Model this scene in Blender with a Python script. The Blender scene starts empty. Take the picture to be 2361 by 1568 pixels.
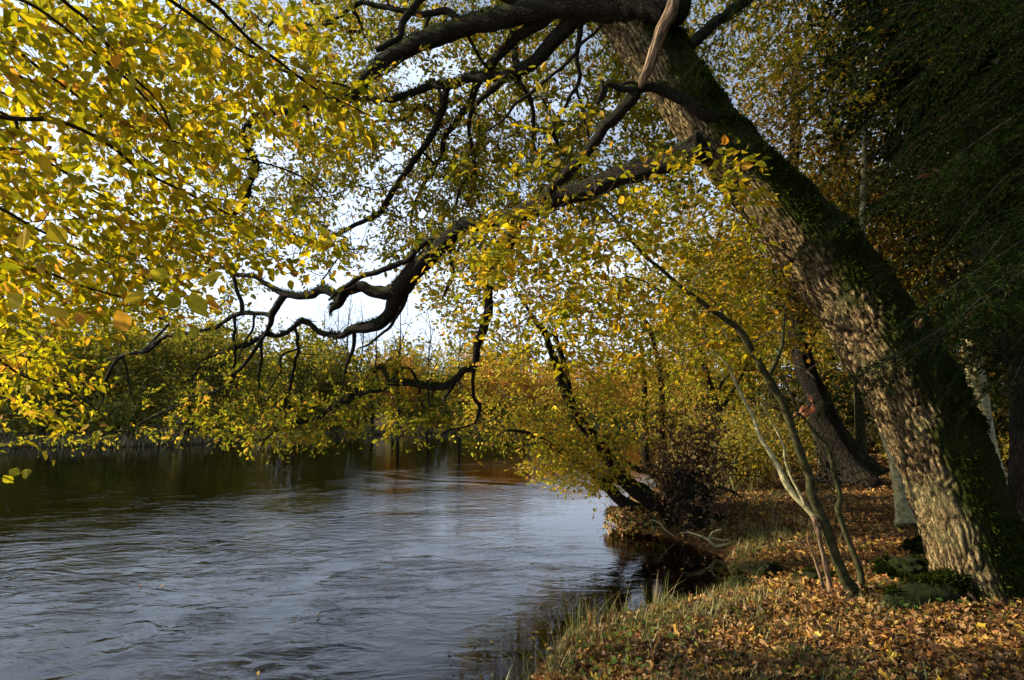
import bpy, math, random
import numpy as np
from mathutils import Vector, noise as mn

SEED = 7
rng = np.random.default_rng(SEED)
R = math.radians
scene = bpy.context.scene
COL = scene.collection

# ------------------------------------------------------------------ camera
F = 1311.0; CU, CV = 1180.5, 784.0
PITCH = R(7.43); CZ = 2.1
CAM = np.array([0.0, 0.0, CZ])
FW = np.array([0, math.cos(PITCH), math.sin(PITCH)])
UPV = np.array([0, -math.sin(PITCH), math.cos(PITCH)])
RT = np.array([1.0, 0, 0])


def P(u, v, d):
    return CAM + d * (FW + RT * (u - CU) / F + UPV * (CV - v) / F)


def G(u, v, z=0.0):
    r = FW + RT * (u - CU) / F + UPV * (CV - v) / F
    t = (z - CZ) / r[2]
    return CAM + r * t


TILE = {0: (0, 0, 1), 1: (0, 0, .3386), 2: (781, 0, .3386), 3: (1562, 0, .3386), 4: (0, 523, .3386), 5: (781, 523, .3386),
        6: (1562, 523, .3386), 7: (781, 1039, .3386), 8: (1562, 1039, .3386)}


def TP(tile, pts):
    ox, oy, s = TILE[tile]
    return [(ox + s * p[0], oy + s * p[1], s * p[2]) for p in pts]


# ------------------------------------------------------------------ scene tree helpers
def tag(o, label=None, cat=None, group=None, kind=None):
    if label: o['label'] = label
    if cat: o['category'] = cat
    if group: o['group'] = group
    if kind: o['kind'] = kind
    return o


def empty(name, loc, label, cat, group=None):
    o = bpy.data.objects.new(name, None)
    COL.objects.link(o)
    o.location = [float(c) for c in loc]
    o.empty_display_size = 0.2
    return tag(o, label, cat, group)


def link_mesh(name, me, mat, parent=None):
    o = bpy.data.objects.new(name, me)
    COL.objects.link(o)
    me.materials.append(mat)
    if parent is not None:
        o.parent = parent
        o.location = -parent.location
    return o


def raw_mesh(name, V, loops, starts, smooth=False, col=None, attrs=None, uv=None):
    me = bpy.data.meshes.new(name)
    V = np.ascontiguousarray(V, dtype=np.float32)
    loops = np.ascontiguousarray(loops, dtype=np.int32)
    starts = np.ascontiguousarray(starts, dtype=np.int32)
    me.vertices.add(len(V)); me.vertices.foreach_set('co', V.ravel())
    me.loops.add(len(loops)); me.loops.foreach_set('vertex_index', loops)
    me.polygons.add(len(starts)); me.polygons.foreach_set('loop_start', starts)
    me.update(calc_edges=True)
    me.polygons.foreach_set('use_smooth', np.full(len(starts), smooth, dtype=bool))
    if col is not None:
        a = me.attributes.new('Col', 'FLOAT_COLOR', 'POINT')
        c4 = np.ones((len(V), 4), dtype=np.float32); c4[:, :3] = col
        a.data.foreach_set('color', c4.ravel())
    if attrs:
        for k, val in attrs.items():
            a = me.attributes.new(k, 'FLOAT', 'POINT')
            a.data.foreach_set('value', np.ascontiguousarray(val, dtype=np.float32))
    if uv is not None:
        l = me.uv_layers.new(name='UVMap')
        l.data.foreach_set('uv', np.ascontiguousarray(uv[loops], dtype=np.float32).ravel())
    return me


def quads_mesh(name, V, Q, **kw):
    Q = np.asarray(Q, dtype=np.int32)
    return raw_mesh(name, V, Q.ravel(), np.arange(len(Q)) * 4, **kw)


# ------------------------------------------------------------------ numpy noise
_perm = np.random.default_rng(3).random(65536)


def vnoise2(x, y, seed=0):
    xi = np.floor(x).astype(np.int64); yi = np.floor(y).astype(np.int64)
    xf = x - xi; yf = y - yi
    xf = xf * xf * (3 - 2 * xf); yf = yf * yf * (3 - 2 * yf)
    def h(a, b): return _perm[(a * 7919 + b * 104729 + seed * 31337) & 65535]
    return ((h(xi, yi) * (1 - xf) + h(xi + 1, yi) * xf) * (1 - yf) + (h(xi, yi + 1) * (1 - xf) + h(xi + 1, yi + 1) * xf) * yf) * 2 - 1


def fbm2(x, y, oct=4, seed=0):
    s = 0; a = 1.0; n = 0
    for i in range(oct):
        s = s + a * vnoise2(x * 2 ** i, y * 2 ** i, seed + i); n += a; a *= .5
    return s / n


# ------------------------------------------------------------------ materials
def new_mat(name):
    m = bpy.data.materials.new(name); m.use_nodes = True
    nt = m.node_tree; nt.nodes.clear()
    return m, nt, nt.nodes, nt.links


def N(ns, t, **kw):
    n = ns.new(t)
    for k, v in kw.items(): setattr(n, k, v)
    return n


def leaf_mat(name, trans=0.5, rough=.45, spec=.06):
    m, nt, ns, ls = new_mat(name)
    at = N(ns, 'ShaderNodeAttribute', attribute_name='Col')
    nz = N(ns, 'ShaderNodeTexNoise'); nz.inputs['Scale'].default_value = 22.0; nz.inputs['Detail'].default_value = 2
    geo = N(ns, 'ShaderNodeTexCoord'); ls.new(geo.outputs['Object'], nz.inputs['Vector'])
    mp = N(ns, 'ShaderNodeMapRange'); mp.inputs['From Min'].default_value = .3; mp.inputs['From Max'].default_value = .7
    mp.inputs['To Min'].default_value = .72; mp.inputs['To Max'].default_value = 1.2
    ls.new(nz.outputs['Fac'], mp.inputs['Value'])
    mx = N(ns, 'ShaderNodeVectorMath', operation='SCALE')
    ls.new(at.outputs['Color'], mx.inputs[0]); ls.new(mp.outputs[0], mx.inputs['Scale'])
    d = N(ns, 'ShaderNodeBsdfDiffuse'); t = N(ns, 'ShaderNodeBsdfTranslucent'); g = N(ns, 'ShaderNodeBsdfGlossy')
    g.inputs['Roughness'].default_value = rough; g.inputs['Color'].default_value = (1, 1, 1, 1)
    ls.new(mx.outputs[0], d.inputs['Color']); ls.new(mx.outputs[0], t.inputs['Color'])
    a = N(ns, 'ShaderNodeMixShader'); a.inputs[0].default_value = trans
    ls.new(d.outputs[0], a.inputs[1]); ls.new(t.outputs[0], a.inputs[2])
    b = N(ns, 'ShaderNodeMixShader'); b.inputs[0].default_value = spec
    ls.new(a.outputs[0], b.inputs[1]); ls.new(g.outputs[0], b.inputs[2])
    o = N(ns, 'ShaderNodeOutputMaterial'); ls.new(b.outputs[0], o.inputs[0])
    return m


def bark_mat(name, c1, c2, moss=(.035, .06, .008), sx=8, sy=2.5, bump=.6, dist=.03, mossattr=True, lichen=None):
    """fissured bark: UV (round, along) stretched cells with moss where the 'moss' attribute says it grows"""
    m, nt, ns, ls = new_mat(name)
    tc = N(ns, 'ShaderNodeTexCoord')
    mp = N(ns, 'ShaderNodeMapping'); mp.inputs['Scale'].default_value = (sx, sy, 1)
    ls.new(tc.outputs['UV'], mp.inputs['Vector'])
    n0 = N(ns, 'ShaderNodeTexNoise'); n0.inputs['Scale'].default_value = 1.5; n0.inputs['Detail'].default_value = 4
    ls.new(mp.outputs[0], n0.inputs['Vector'])
    ad = N(ns, 'ShaderNodeVectorMath', operation='MULTIPLY_ADD'); ad.inputs[1].default_value = (.9, .9, .9)
    ls.new(n0.outputs['Color'], ad.inputs[0]); ls.new(mp.outputs[0], ad.inputs[2])
    vo = N(ns, 'ShaderNodeTexVoronoi'); vo.feature = 'DISTANCE_TO_EDGE'; vo.inputs['Scale'].default_value = 2.0
    ls.new(ad.outputs[0], vo.inputs['Vector'])
    nf = N(ns, 'ShaderNodeTexNoise'); nf.inputs['Scale'].default_value = 9; nf.inputs['Detail'].default_value = 6
    nf.inputs['Roughness'].default_value = .7
    ls.new(mp.outputs[0], nf.inputs['Vector'])
    r1 = N(ns, 'ShaderNodeMapRange'); r1.inputs['From Max'].default_value = .28
    ls.new(vo.outputs['Distance'], r1.inputs['Value'])
    mul = N(ns, 'ShaderNodeMath', operation='MULTIPLY_ADD'); mul.inputs[1].default_value = .8
    ls.new(nf.outputs['Fac'], mul.inputs[0]); ls.new(r1.outputs[0], mul.inputs[2])
    cr = N(ns, 'ShaderNodeValToRGB'); cr.color_ramp.elements[0].position = .25; cr.color_ramp.elements[1].position = 1.25 / 1.6
    cr.color_ramp.elements[0].color = (*c1, 1); cr.color_ramp.elements[1].color = (*c2, 1)
    dv = N(ns, 'ShaderNodeMath', operation='MULTIPLY'); dv.inputs[1].default_value = .6
    ls.new(mul.outputs[0], dv.inputs[0]); ls.new(dv.outputs[0], cr.inputs[0])
    col = cr.outputs[0]
    if lichen:
        nl = N(ns, 'ShaderNodeTexNoise'); nl.inputs['Scale'].default_value = 5.5; nl.inputs['Detail'].default_value = 5
        ls.new(tc.outputs['Object'], nl.inputs['Vector'])
        rl = N(ns, 'ShaderNodeMapRange'); rl.inputs['From Min'].default_value = .55; rl.inputs['From Max'].default_value = .62
        rl.inputs['To Max'].default_value = .4
        ls.new(nl.outputs['Fac'], rl.inputs['Value'])
        ml = N(ns, 'ShaderNodeMix', data_type='RGBA')
        ls.new(rl.outputs[0], ml.inputs['Factor']); ls.new(col, ml.inputs['A']); ml.inputs['B'].default_value = (*lichen, 1)
        col = ml.outputs['Result']
    hgt = mul.outputs[0]
    if mossattr:
        am = N(ns, 'ShaderNodeAttribute', attribute_name='moss')
        nm = N(ns, 'ShaderNodeTexNoise'); nm.inputs['Scale'].default_value = 7; nm.inputs['Detail'].default_value = 6
        ls.new(tc.outputs['Object'], nm.inputs['Vector'])
        s = N(ns, 'ShaderNodeMath', operation='ADD'); ls.new(am.outputs['Fac'], s.inputs[0]); ls.new(nm.outputs['Fac'], s.inputs[1])
        rm = N(ns, 'ShaderNodeMapRange'); rm.inputs['From Min'].default_value = .92; rm.inputs['From Max'].default_value = 1.12
        ls.new(s.outputs[0], rm.inputs['Value'])
        nc = N(ns, 'ShaderNodeTexNoise'); nc.inputs['Scale'].default_value = 60; nc.inputs['Detail'].default_value = 3
        ls.new(tc.outputs['Object'], nc.inputs['Vector'])
        mc = N(ns, 'ShaderNodeMix', data_type='RGBA'); ls.new(nc.outputs['Fac'], mc.inputs['Factor'])
        mc.inputs['A'].default_value = (moss[0] * .4, moss[1] * .4, moss[2] * .4, 1)
        mc.inputs['B'].default_value = (moss[0] * 1.7, moss[1] * 1.6, moss[2] * 1.5, 1)
        mm = N(ns, 'ShaderNodeMix', data_type='RGBA'); ls.new(rm.outputs[0], mm.inputs['Factor'])
        ls.new(col, mm.inputs['A']); ls.new(mc.outputs['Result'], mm.inputs['B']); col = mm.outputs['Result']
        hm = N(ns, 'ShaderNodeMix', data_type='FLOAT'); ls.new(rm.outputs[0], hm.inputs['Factor'])
        ls.new(hgt, hm.inputs['A']); ls.new(nc.outputs['Fac'], hm.inputs['B']); hgt = hm.outputs['Result']
    b = N(ns, 'ShaderNodeBump'); b.inputs['Strength'].default_value = bump; b.inputs['Distance'].default_value = dist
    ls.new(hgt, b.inputs['Height'])
    p = N(ns, 'ShaderNodeBsdfPrincipled'); p.inputs['Roughness'].default_value = .9
    p.inputs['Specular IOR Level'].default_value = .2
    ls.new(col, p.inputs['Base Color']); ls.new(b.outputs[0], p.inputs['Normal'])
    o = N(ns, 'ShaderNodeOutputMaterial'); ls.new(p.outputs[0], o.inputs[0])
    return m


def noise_mat(name, cols, scale=5, rough=.9, bump=.4, dist=.05, detail=8):
    m, nt, ns, ls = new_mat(name)
    tc = N(ns, 'ShaderNodeTexCoord')
    nz = N(ns, 'ShaderNodeTexNoise'); nz.inputs['Scale'].default_value = scale; nz.inputs['Detail'].default_value = detail
    nz.inputs['Roughness'].default_value = .65
    ls.new(tc.outputs['Object'], nz.inputs['Vector'])
    cr = N(ns, 'ShaderNodeValToRGB'); el = cr.color_ramp.elements
    while len(el) < len(cols): el.new(.5)
    for i, c in enumerate(cols):
        el[i].position = .3 + .4 * i / (len(cols) - 1); el[i].color = (*c, 1)
    ls.new(nz.outputs['Fac'], cr.inputs[0])
    b = N(ns, 'ShaderNodeBump'); b.inputs['Strength'].default_value = bump; b.inputs['Distance'].default_value = dist
    ls.new(nz.outputs['Fac'], b.inputs['Height'])
    p = N(ns, 'ShaderNodeBsdfPrincipled'); p.inputs['Roughness'].default_value = rough
    p.inputs['Specular IOR Level'].default_value = .2
    ls.new(cr.outputs[0], p.inputs['Base Color']); ls.new(b.outputs[0], p.inputs['Normal'])
    o = N(ns, 'ShaderNodeOutputMaterial'); ls.new(p.outputs[0], o.inputs[0])
    return m


M_LEAF = leaf_mat('leaf_translucent', .62, .6, .012)
M_LEAFD = leaf_mat('leaf_dry', .18, .6, .03)
M_GRASS = leaf_mat('grass_blade', .35, .5, .04)
M_MOSSB = leaf_mat('moss_fibre', .2, .8, .0)
M_NEEDLE = leaf_mat('needle', .1, .5, .0)
M_OAKBARK = bark_mat('oak_bark', (.03, .022, .013), (.42, .31, .18), sx=5, sy=1.5, bump=1.0, dist=.07, lichen=(.36, .34, .22))
def oakbark():
    m, nt, ns, ls = new_mat('fissured_oak_bark')
    tc = N(ns, 'ShaderNodeTexCoord')
    fa = N(ns, 'ShaderNodeAttribute', attribute_name='fiss'); am = N(ns, 'ShaderNodeAttribute', attribute_name='moss')
    nf = N(ns, 'ShaderNodeTexNoise'); nf.inputs['Scale'].default_value = 55; nf.inputs['Detail'].default_value = 5; nf.inputs['Roughness'].default_value = .7
    nb = N(ns, 'ShaderNodeTexNoise'); nb.inputs['Scale'].default_value = 2.6; nb.inputs['Detail'].default_value = 5
    for q in (nf, nb): ls.new(tc.outputs['Object'], q.inputs['Vector'])
    a = N(ns, 'ShaderNodeMath', operation='MULTIPLY_ADD'); a.inputs[1].default_value = .75; ls.new(fa.outputs['Fac'], a.inputs[0])
    b_ = N(ns, 'ShaderNodeMath', operation='MULTIPLY_ADD'); b_.inputs[1].default_value = .7; b_.inputs[2].default_value = -.25; ls.new(nf.outputs['Fac'], b_.inputs[0]); ls.new(b_.outputs[0], a.inputs[2])
    cr = N(ns, 'ShaderNodeValToRGB'); e = cr.color_ramp.elements
    e[0].position = .12; e[0].color = (.02, .014, .008, 1); e[1].position = .95; e[1].color = (.56, .42, .22, 1); x = e.new(.5); x.color = (.22, .155, .075, 1)
    ls.new(a.outputs[0], cr.inputs[0])
    mpu = N(ns, 'ShaderNodeMapping'); mpu.inputs['Scale'].default_value = (8.5, 4.0, 1); ls.new(tc.outputs['UV'], mpu.inputs['Vector'])
    nd = N(ns, 'ShaderNodeTexNoise'); nd.inputs['Scale'].default_value = 1.6; nd.inputs['Detail'].default_value = 4; ls.new(mpu.outputs[0], nd.inputs['Vector'])
    va = N(ns, 'ShaderNodeVectorMath', operation='MULTIPLY_ADD'); va.inputs[1].default_value = (1.1, 1.1, 1.1); ls.new(nd.outputs['Color'], va.inputs[0]); ls.new(mpu.outputs[0], va.inputs[2])
    vo = N(ns, 'ShaderNodeTexVoronoi'); vo.feature = 'DISTANCE_TO_EDGE'; vo.inputs['Scale'].default_value = 1.6; ls.new(va.outputs[0], vo.inputs['Vector'])
    rv = N(ns, 'ShaderNodeMapRange'); rv.inputs['From Max'].default_value = .16; rv.inputs['To Min'].default_value = .35; ls.new(vo.outputs['Distance'], rv.inputs['Value'])
    sc_ = N(ns, 'ShaderNodeVectorMath', operation='SCALE'); ls.new(cr.outputs[0], sc_.inputs[0]); ls.new(rv.outputs[0], sc_.inputs['Scale'])
    rl = N(ns, 'ShaderNodeMapRange'); rl.inputs['From Min'].default_value = .5; rl.inputs['From Max'].default_value = .64; rl.inputs['To Max'].default_value = .4
    ls.new(nb.outputs['Fac'], rl.inputs['Value'])
    ml = N(ns, 'ShaderNodeMix', data_type='RGBA'); ls.new(rl.outputs[0], ml.inputs['Factor']); ls.new(sc_.outputs[0], ml.inputs['A']); ml.inputs['B'].default_value = (.20, .19, .09, 1)
    nm = N(ns, 'ShaderNodeTexNoise'); nm.inputs['Scale'].default_value = 3.2; nm.inputs['Detail'].default_value = 7; nm.inputs['Roughness'].default_value = .65
    ls.new(tc.outputs['Object'], nm.inputs['Vector'])
    s_ = N(ns, 'ShaderNodeMath', operation='ADD'); ls.new(am.outputs['Fac'], s_.inputs[0]); ls.new(nm.outputs['Fac'], s_.inputs[1])
    rm = N(ns, 'ShaderNodeMapRange'); rm.inputs['From Min'].default_value = .93; rm.inputs['From Max'].default_value = 1.05; ls.new(s_.outputs[0], rm.inputs['Value'])
    mc = N(ns, 'ShaderNodeMix', data_type='RGBA'); ls.new(nf.outputs['Fac'], mc.inputs['Factor'])
    mc.inputs['A'].default_value = (.006, .010, .002, 1); mc.inputs['B'].default_value = (.055, .062, .010, 1)
    mm = N(ns, 'ShaderNodeMix', data_type='RGBA'); ls.new(rm.outputs[0], mm.inputs['Factor']); ls.new(ml.outputs['Result'], mm.inputs['A']); ls.new(mc.outputs['Result'], mm.inputs['B'])
    b = N(ns, 'ShaderNodeBump'); b.inputs['Strength'].default_value = .9; b.inputs['Distance'].default_value = .025; hb_ = N(ns, 'ShaderNodeMath', operation='ADD'); ls.new(nf.outputs['Fac'], hb_.inputs[0]); ls.new(rv.outputs[0], hb_.inputs[1]); ls.new(hb_.outputs[0], b.inputs['Height'])
    p = N(ns, 'ShaderNodeBsdfPrincipled'); p.inputs['Roughness'].default_value = .95; p.inputs['Specular IOR Level'].default_value = .1
    ls.new(mm.outputs['Result'], p.inputs['Base Color']); ls.new(b.outputs[0], p.inputs['Normal'])
    o = N(ns, 'ShaderNodeOutputMaterial'); ls.new(p.outputs[0], o.inputs[0])
    return m


M_OAKBARK = oakbark()
M_LIMB = bark_mat('oak_limb_bark', (.008, .0065, .0045), (.045, .036, .023), moss=(.025, .036, .006), sx=9, sy=3, bump=.9, dist=.03)
M_DEADLIMB = bark_mat('dead_limb_bark', (.06, .04, .025), (.30, .20, .12), sx=3, sy=.8, bump=.6, dist=.02, mossattr=False)
M_TWIG = noise_mat('twig_bark', [(.012, .010, .008), (.04, .032, .022)], 30, .9, .2, .01)
M_TWIGP = noise_mat('pale_twig_bark', [(.06, .05, .035), (.20, .165, .11)], 30, .9, .2, .01)
M_SMOOTH = noise_mat('smooth_bark', [(.012, .014, .005), (.035, .036, .013), (.09, .082, .035)], 16, .85, .4, .02)
M_PALE = noise_mat('pale_bark', [(.10, .10, .03), (.32, .30, .16), (.55, .50, .32)], 16, .85, .5, .02)
M_DARK = bark_mat('dark_bark', (.007, .006, .004), (.03, .024, .016), sx=6, sy=1.5, bump=.9, dist=.04)
M_MOSSY = noise_mat('moss_cushion', [(.005, .007, .002), (.011, .015, .003), (.024, .029, .006)], 14, 1, .8, .04)


def jcol(n, pal, w, var=.12, r=None):
    """per-leaf colours from a palette with weights"""
    r = r or rng
    pal = np.array(pal, dtype=float); w = np.array(w, float); w /= w.sum()
    k = r.choice(len(pal), n, p=w)
    c = pal[k] * (1 + r.normal(0, var, (n, 1)))
    c = c * (1 + r.normal(0, var * .4, (n, 3)))
    return np.clip(c, .002, .9)


PAL_ELM = [(.45, .375, .008), (.31, .29, .008), (.60, .46, .010), (.66, .46, .02), (.62, .33, .03), (.30, .15, .02)]
PAL_OAK = [(.32, .29, .015), (.19, .20, .012), (.46, .37, .02), (.60, .42, .04), (.42, .22, .03)]
PAL_BEECH = [(.46, .36, .012), (.30, .30, .012), (.62, .42, .015), (.66, .34, .02), (.20, .21, .012)]
PAL_ALDER = [(.52, .42, .03), (.66, .44, .05), (.36, .36, .03), (.62, .33, .05)]

# ------------------------------------------------------------------ leaves
def tmpl(side, fold=.12, curl=-.12, wav=0.0):
    """leaf with unit length on +x; side = [(t, halfwidth)...]; two ngons meeting on the midrib"""
    v = [(0, 0, 0)]
    for t, w in side: v.append((t, w, fold * w * 2 + curl * t * t + wav * math.sin(t * 9)))
    v.append((1, 0, curl))
    for t, w in side: v.append((t, -w, fold * w * 2 + curl * t * t - wav * math.sin(t * 7 + 1)))
    k = len(side)
    return np.array(v, float), [list(range(0, k + 2)), [0, k + 1] + [k + 1 + i for i in range(k, 0, -1)]]


T_OVATE = tmpl([(.12, .17), (.35, .31), (.62, .27), (.86, .1)], .16, -.16)
T_OVATE2 = tmpl([(.10, .12), (.30, .27), (.45, .33), (.7, .25), (.84, .09)], .05, .1, .03)
T_OVLOW = tmpl([(.25, .28), (.7, .22)], .14, -.1)
T_OAK = tmpl([(.2, .10), (.34, .24), (.44, .14), (.60, .32), (.72, .2), (.88, .24)], .1, -.15, .02)
T_OAKLOW = tmpl([(.3, .22), (.5, .12), (.75, .3)], .12, -.12)
T_DRY = tmpl([(.14, .10), (.3, .26), (.42, .16), (.58, .34), (.7, .22), (.88, .22)], .45, .35, .10)
T_DRY2 = tmpl([(.2, .26), (.5, .36), (.8, .2)], .5, -.35, .08)
T_DRY3 = tmpl([(.15, .20), (.22, .44), (.42, .22), (.55, .42), (.7, .16)], .25, .3, .07)
T_CARD = tmpl([(.5, .34)], .2, -.1)
T_FIB = tmpl([(.4, .13)], .2, -.2)


def worley(x, y, seed=0):
    xi = np.floor(x).astype(np.int64); yi = np.floor(y).astype(np.int64)
    f1 = np.full(x.shape, 9.0); f2 = np.full(x.shape, 9.0)
    for i in (-1, 0, 1):
        for j in (-1, 0, 1):
            a = xi + i; b = yi + j
            px = a + _perm[(a * 7919 + b * 104729 + seed * 31337) & 65535]; py = b + _perm[(a * 15731 + b * 78989 + seed * 1337 + 17) & 65535]
            d = np.hypot(x - px, y - py)
            f2 = np.where(d < f1, f1, np.minimum(f2, d)); f1 = np.minimum(f1, d)
    return f2 - f1


def nrm(a):
    return a / np.maximum(np.linalg.norm(a, axis=-1, keepdims=True), 1e-9)


def leaves(name, tmplt, pos, d, n, size, col, mat, parent=None):
    T, faces = tmplt
    d = nrm(d); n = nrm(n - (n * d).sum(1, keepdims=True) * d); s = np.cross(n, d)
    M = len(pos)
    jr = np.random.default_rng(M); yf = jr.uniform(.76, 1.16, (M, 1, 1)); zf = jr.normal(1, .55 if name == 'leaf_litter' else .9, (M, 1, 1)); sk_ = jr.normal(0, .16, (M, 1, 1))
    V = (pos[:, None, :] + size[:, None, None] * (T[None, :, 0:1] * d[:, None, :] + (T[None, :, 1:2] * yf + sk_ * T[None, :, 0:1] ** 2) * s[:, None, :] + T[None, :, 2:3] * zf * n[:, None, :])).reshape(-1, 3)
    k = len(T)
    fl = np.concatenate([np.array(f) for f in faces]); lens = [len(f) for f in faces]
    loops = (np.arange(M)[:, None] * k + fl[None, :]).ravel()
    per = len(fl); offs = np.cumsum([0] + lens[:-1])
    starts = (np.arange(M)[:, None] * per + offs[None, :]).ravel()
    me = raw_mesh(name, V, loops, starts, col=np.repeat(col, k, axis=0))
    return link_mesh(name, me, mat, parent)


# ------------------------------------------------------------------ branches
def catmull(pts, step):
    pts = np.array(pts, float)
    if len(pts) < 3:
        n = max(2, int(np.linalg.norm(pts[-1, :3] - pts[0, :3]) / step) + 1)
        t = np.linspace(0, 1, n)[:, None]; return pts[0] * (1 - t) + pts[-1] * t
    ext = np.vstack([2 * pts[0] - pts[1], pts, 2 * pts[-1] - pts[-2]])
    out = []
    for i in range(1, len(ext) - 2):
        p0, p1, p2, p3 = ext[i - 1:i + 3]
        n = max(2, int(np.linalg.norm(p2[:3] - p1[:3]) / step) + 1)
        t = np.linspace(0, 1, n, endpoint=False)[:, None]
        out.append(.5 * ((2 * p1) + (-p0 + p2) * t + (2 * p0 - 5 * p1 + 4 * p2 - p3) * t ** 2 + (-p0 + 3 * p1 - 3 * p2 + p3) * t ** 3))
    out.append(ext[-2][None, :])
    return np.vstack(out)


def stroke(tile, pts, d0, d1, step=.07, wscale=1.0):
    """a limb traced in the view: real points (x,y,z,radius); depth runs from d0 to d1 with its length"""
    q = TP(tile, pts)
    L = [0]
    for a, b in zip(q[:-1], q[1:]): L.append(L[-1] + math.hypot(a[0] - b[0], a[1] - b[1]))
    out = []
    for (u, v, w), l in zip(q, L):
        d = d0 + (d1 - d0) * l / L[-1]
        out.append((*P(u, v, d), max(.004, w * .5 * d / F * wscale)))
    c = catmull(out, step); c[:, 3] = np.maximum(c[:, 3], .003)
    return c


def tube(name, c, mat, parent, k=12, fiss=0.0, knob=.12, flare=0, mossdir=(.3, -.1, 1), mossbias=0., seed=0, ridge=0, uvs=1.0, wig=0.0, rootn=0):
    c = c.copy(); n = len(c)
    if wig:
        for i in range(n):
            s = c[i, 3]
            c[i, 0] += wig * mn.noise(Vector((i * .23, seed, 1))); c[i, 2] += wig * mn.noise(Vector((i * .23, seed, 7)))
    X = c[:, :3]; T = nrm(np.gradient(X, axis=0))
    u = np.zeros((n, 3)); a = np.array([0., 0, 1]) if abs(T[0, 2]) < .9 else np.array([0., 1, 0])
    u[0] = nrm(np.cross(T[0], a))
    for i in range(1, n):
        w = u[i - 1] - T[i] * np.dot(u[i - 1], T[i]); u[i] = nrm(w)
    w = np.cross(T, u)
    L = np.concatenate([[0], np.cumsum(np.linalg.norm(np.diff(X, axis=0), axis=1))])
    ang = np.arange(k) * 2 * math.pi / k
    A, LL = np.meshgrid(ang, L)
    rad = np.repeat(c[:, 3:4], k, axis=1)
    meanr = c[:, 3].mean()
    nx = np.cos(A) * 1.6 + 10 + seed; ny = np.sin(A) * 1.6 + LL / max(meanr, .02) * .55
    rad = rad * (1 + knob * fbm2(nx * 1.0, ny, 3, seed))
    if ridge:
        q = fbm2(A * k / (2 * math.pi) * .22 + .25 * vnoise2(LL * 3, A), LL * 3.0, 3, seed + 5)
        # periodic wrap is hidden on the far side of the stem
        rad = rad + ridge * (1 - np.abs(q) * 2.2)
    if rootn:
        fl = np.exp(-LL / (c[0, 3] * 1.1))
        rad = rad * (1 + fl * (.5 + .5 * np.cos(A * rootn + seed)))
    at = {}
    if fiss:
        sx_ = A * meanr; qx = sx_ / .036 + .7 * vnoise2(sx_ * 9, LL * 6, 4); qy = LL / .15 + .8 * vnoise2(sx_ * 14, LL * 7, 5)
        F_ = np.clip(worley(qx, qy, 3) * 1.7, 0, 1); F2_ = np.clip(worley(sx_ / .021 + 5, LL / .035 + .5 * qy, 9) * 1.6, 0, 1)
        hgt_ = F_ ** .85 * .8 + .3 * F2_ * F_ + .15 * fbm2(sx_ * 60, LL * 50, 2, 6)
        rad = rad + fiss * (hgt_ - .6); at['fiss'] = np.concatenate([hgt_.ravel(), [.5, .5]])
    dirn = np.cos(A)[..., None] * u[:, None, :] + np.sin(A)[..., None] * w[:, None, :]
    V = X[:, None, :] + dirn * rad[..., None]
    md = nrm(np.array(mossdir, float))
    moss = np.clip((dirn @ md) * .5 + .28 + mossbias, 0, 1)
    idx = np.arange(n * k).reshape(n, k); nx2 = np.roll(idx, -1, axis=1)
    Q = np.stack([idx[:-1], nx2[:-1], nx2[1:], idx[1:]], -1).reshape(-1, 4)
    V = V.reshape(-1, 3)
    V2 = np.vstack([V, X[:1], X[-1:]])
    loops = np.concatenate([Q.ravel(), np.stack([np.full(k, n * k), nx2[0], idx[0]], -1).ravel(), np.stack([np.full(k, n * k + 1), idx[-1], nx2[-1]], -1).ravel()])
    starts = np.concatenate([np.arange(len(Q)) * 4, len(Q) * 4 + np.arange(2 * k) * 3])
    # UV: x wraps by mirrored angle so no seam, scaled by girth
    uvx = np.abs(A / math.pi - 1) * math.pi * meanr * 2 * uvs * 2.2
    # keep both halves different
    uvx = np.where(A > math.pi, -uvx, uvx)
    uv = np.stack([uvx, LL * uvs * 2.2], -1).reshape(-1, 2); uv = np.vstack([uv, uv[:1], uv[-1:]])
    mo = np.concatenate([moss.ravel(), [.5, .5]])
    me = raw_mesh(name, V2, loops, starts, smooth=True, attrs={'moss': mo, **at}, uv=uv)
    o = link_mesh(name, me, mat, parent)
    return o, V, dirn.reshape(-1, 3), moss.ravel()


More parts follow.
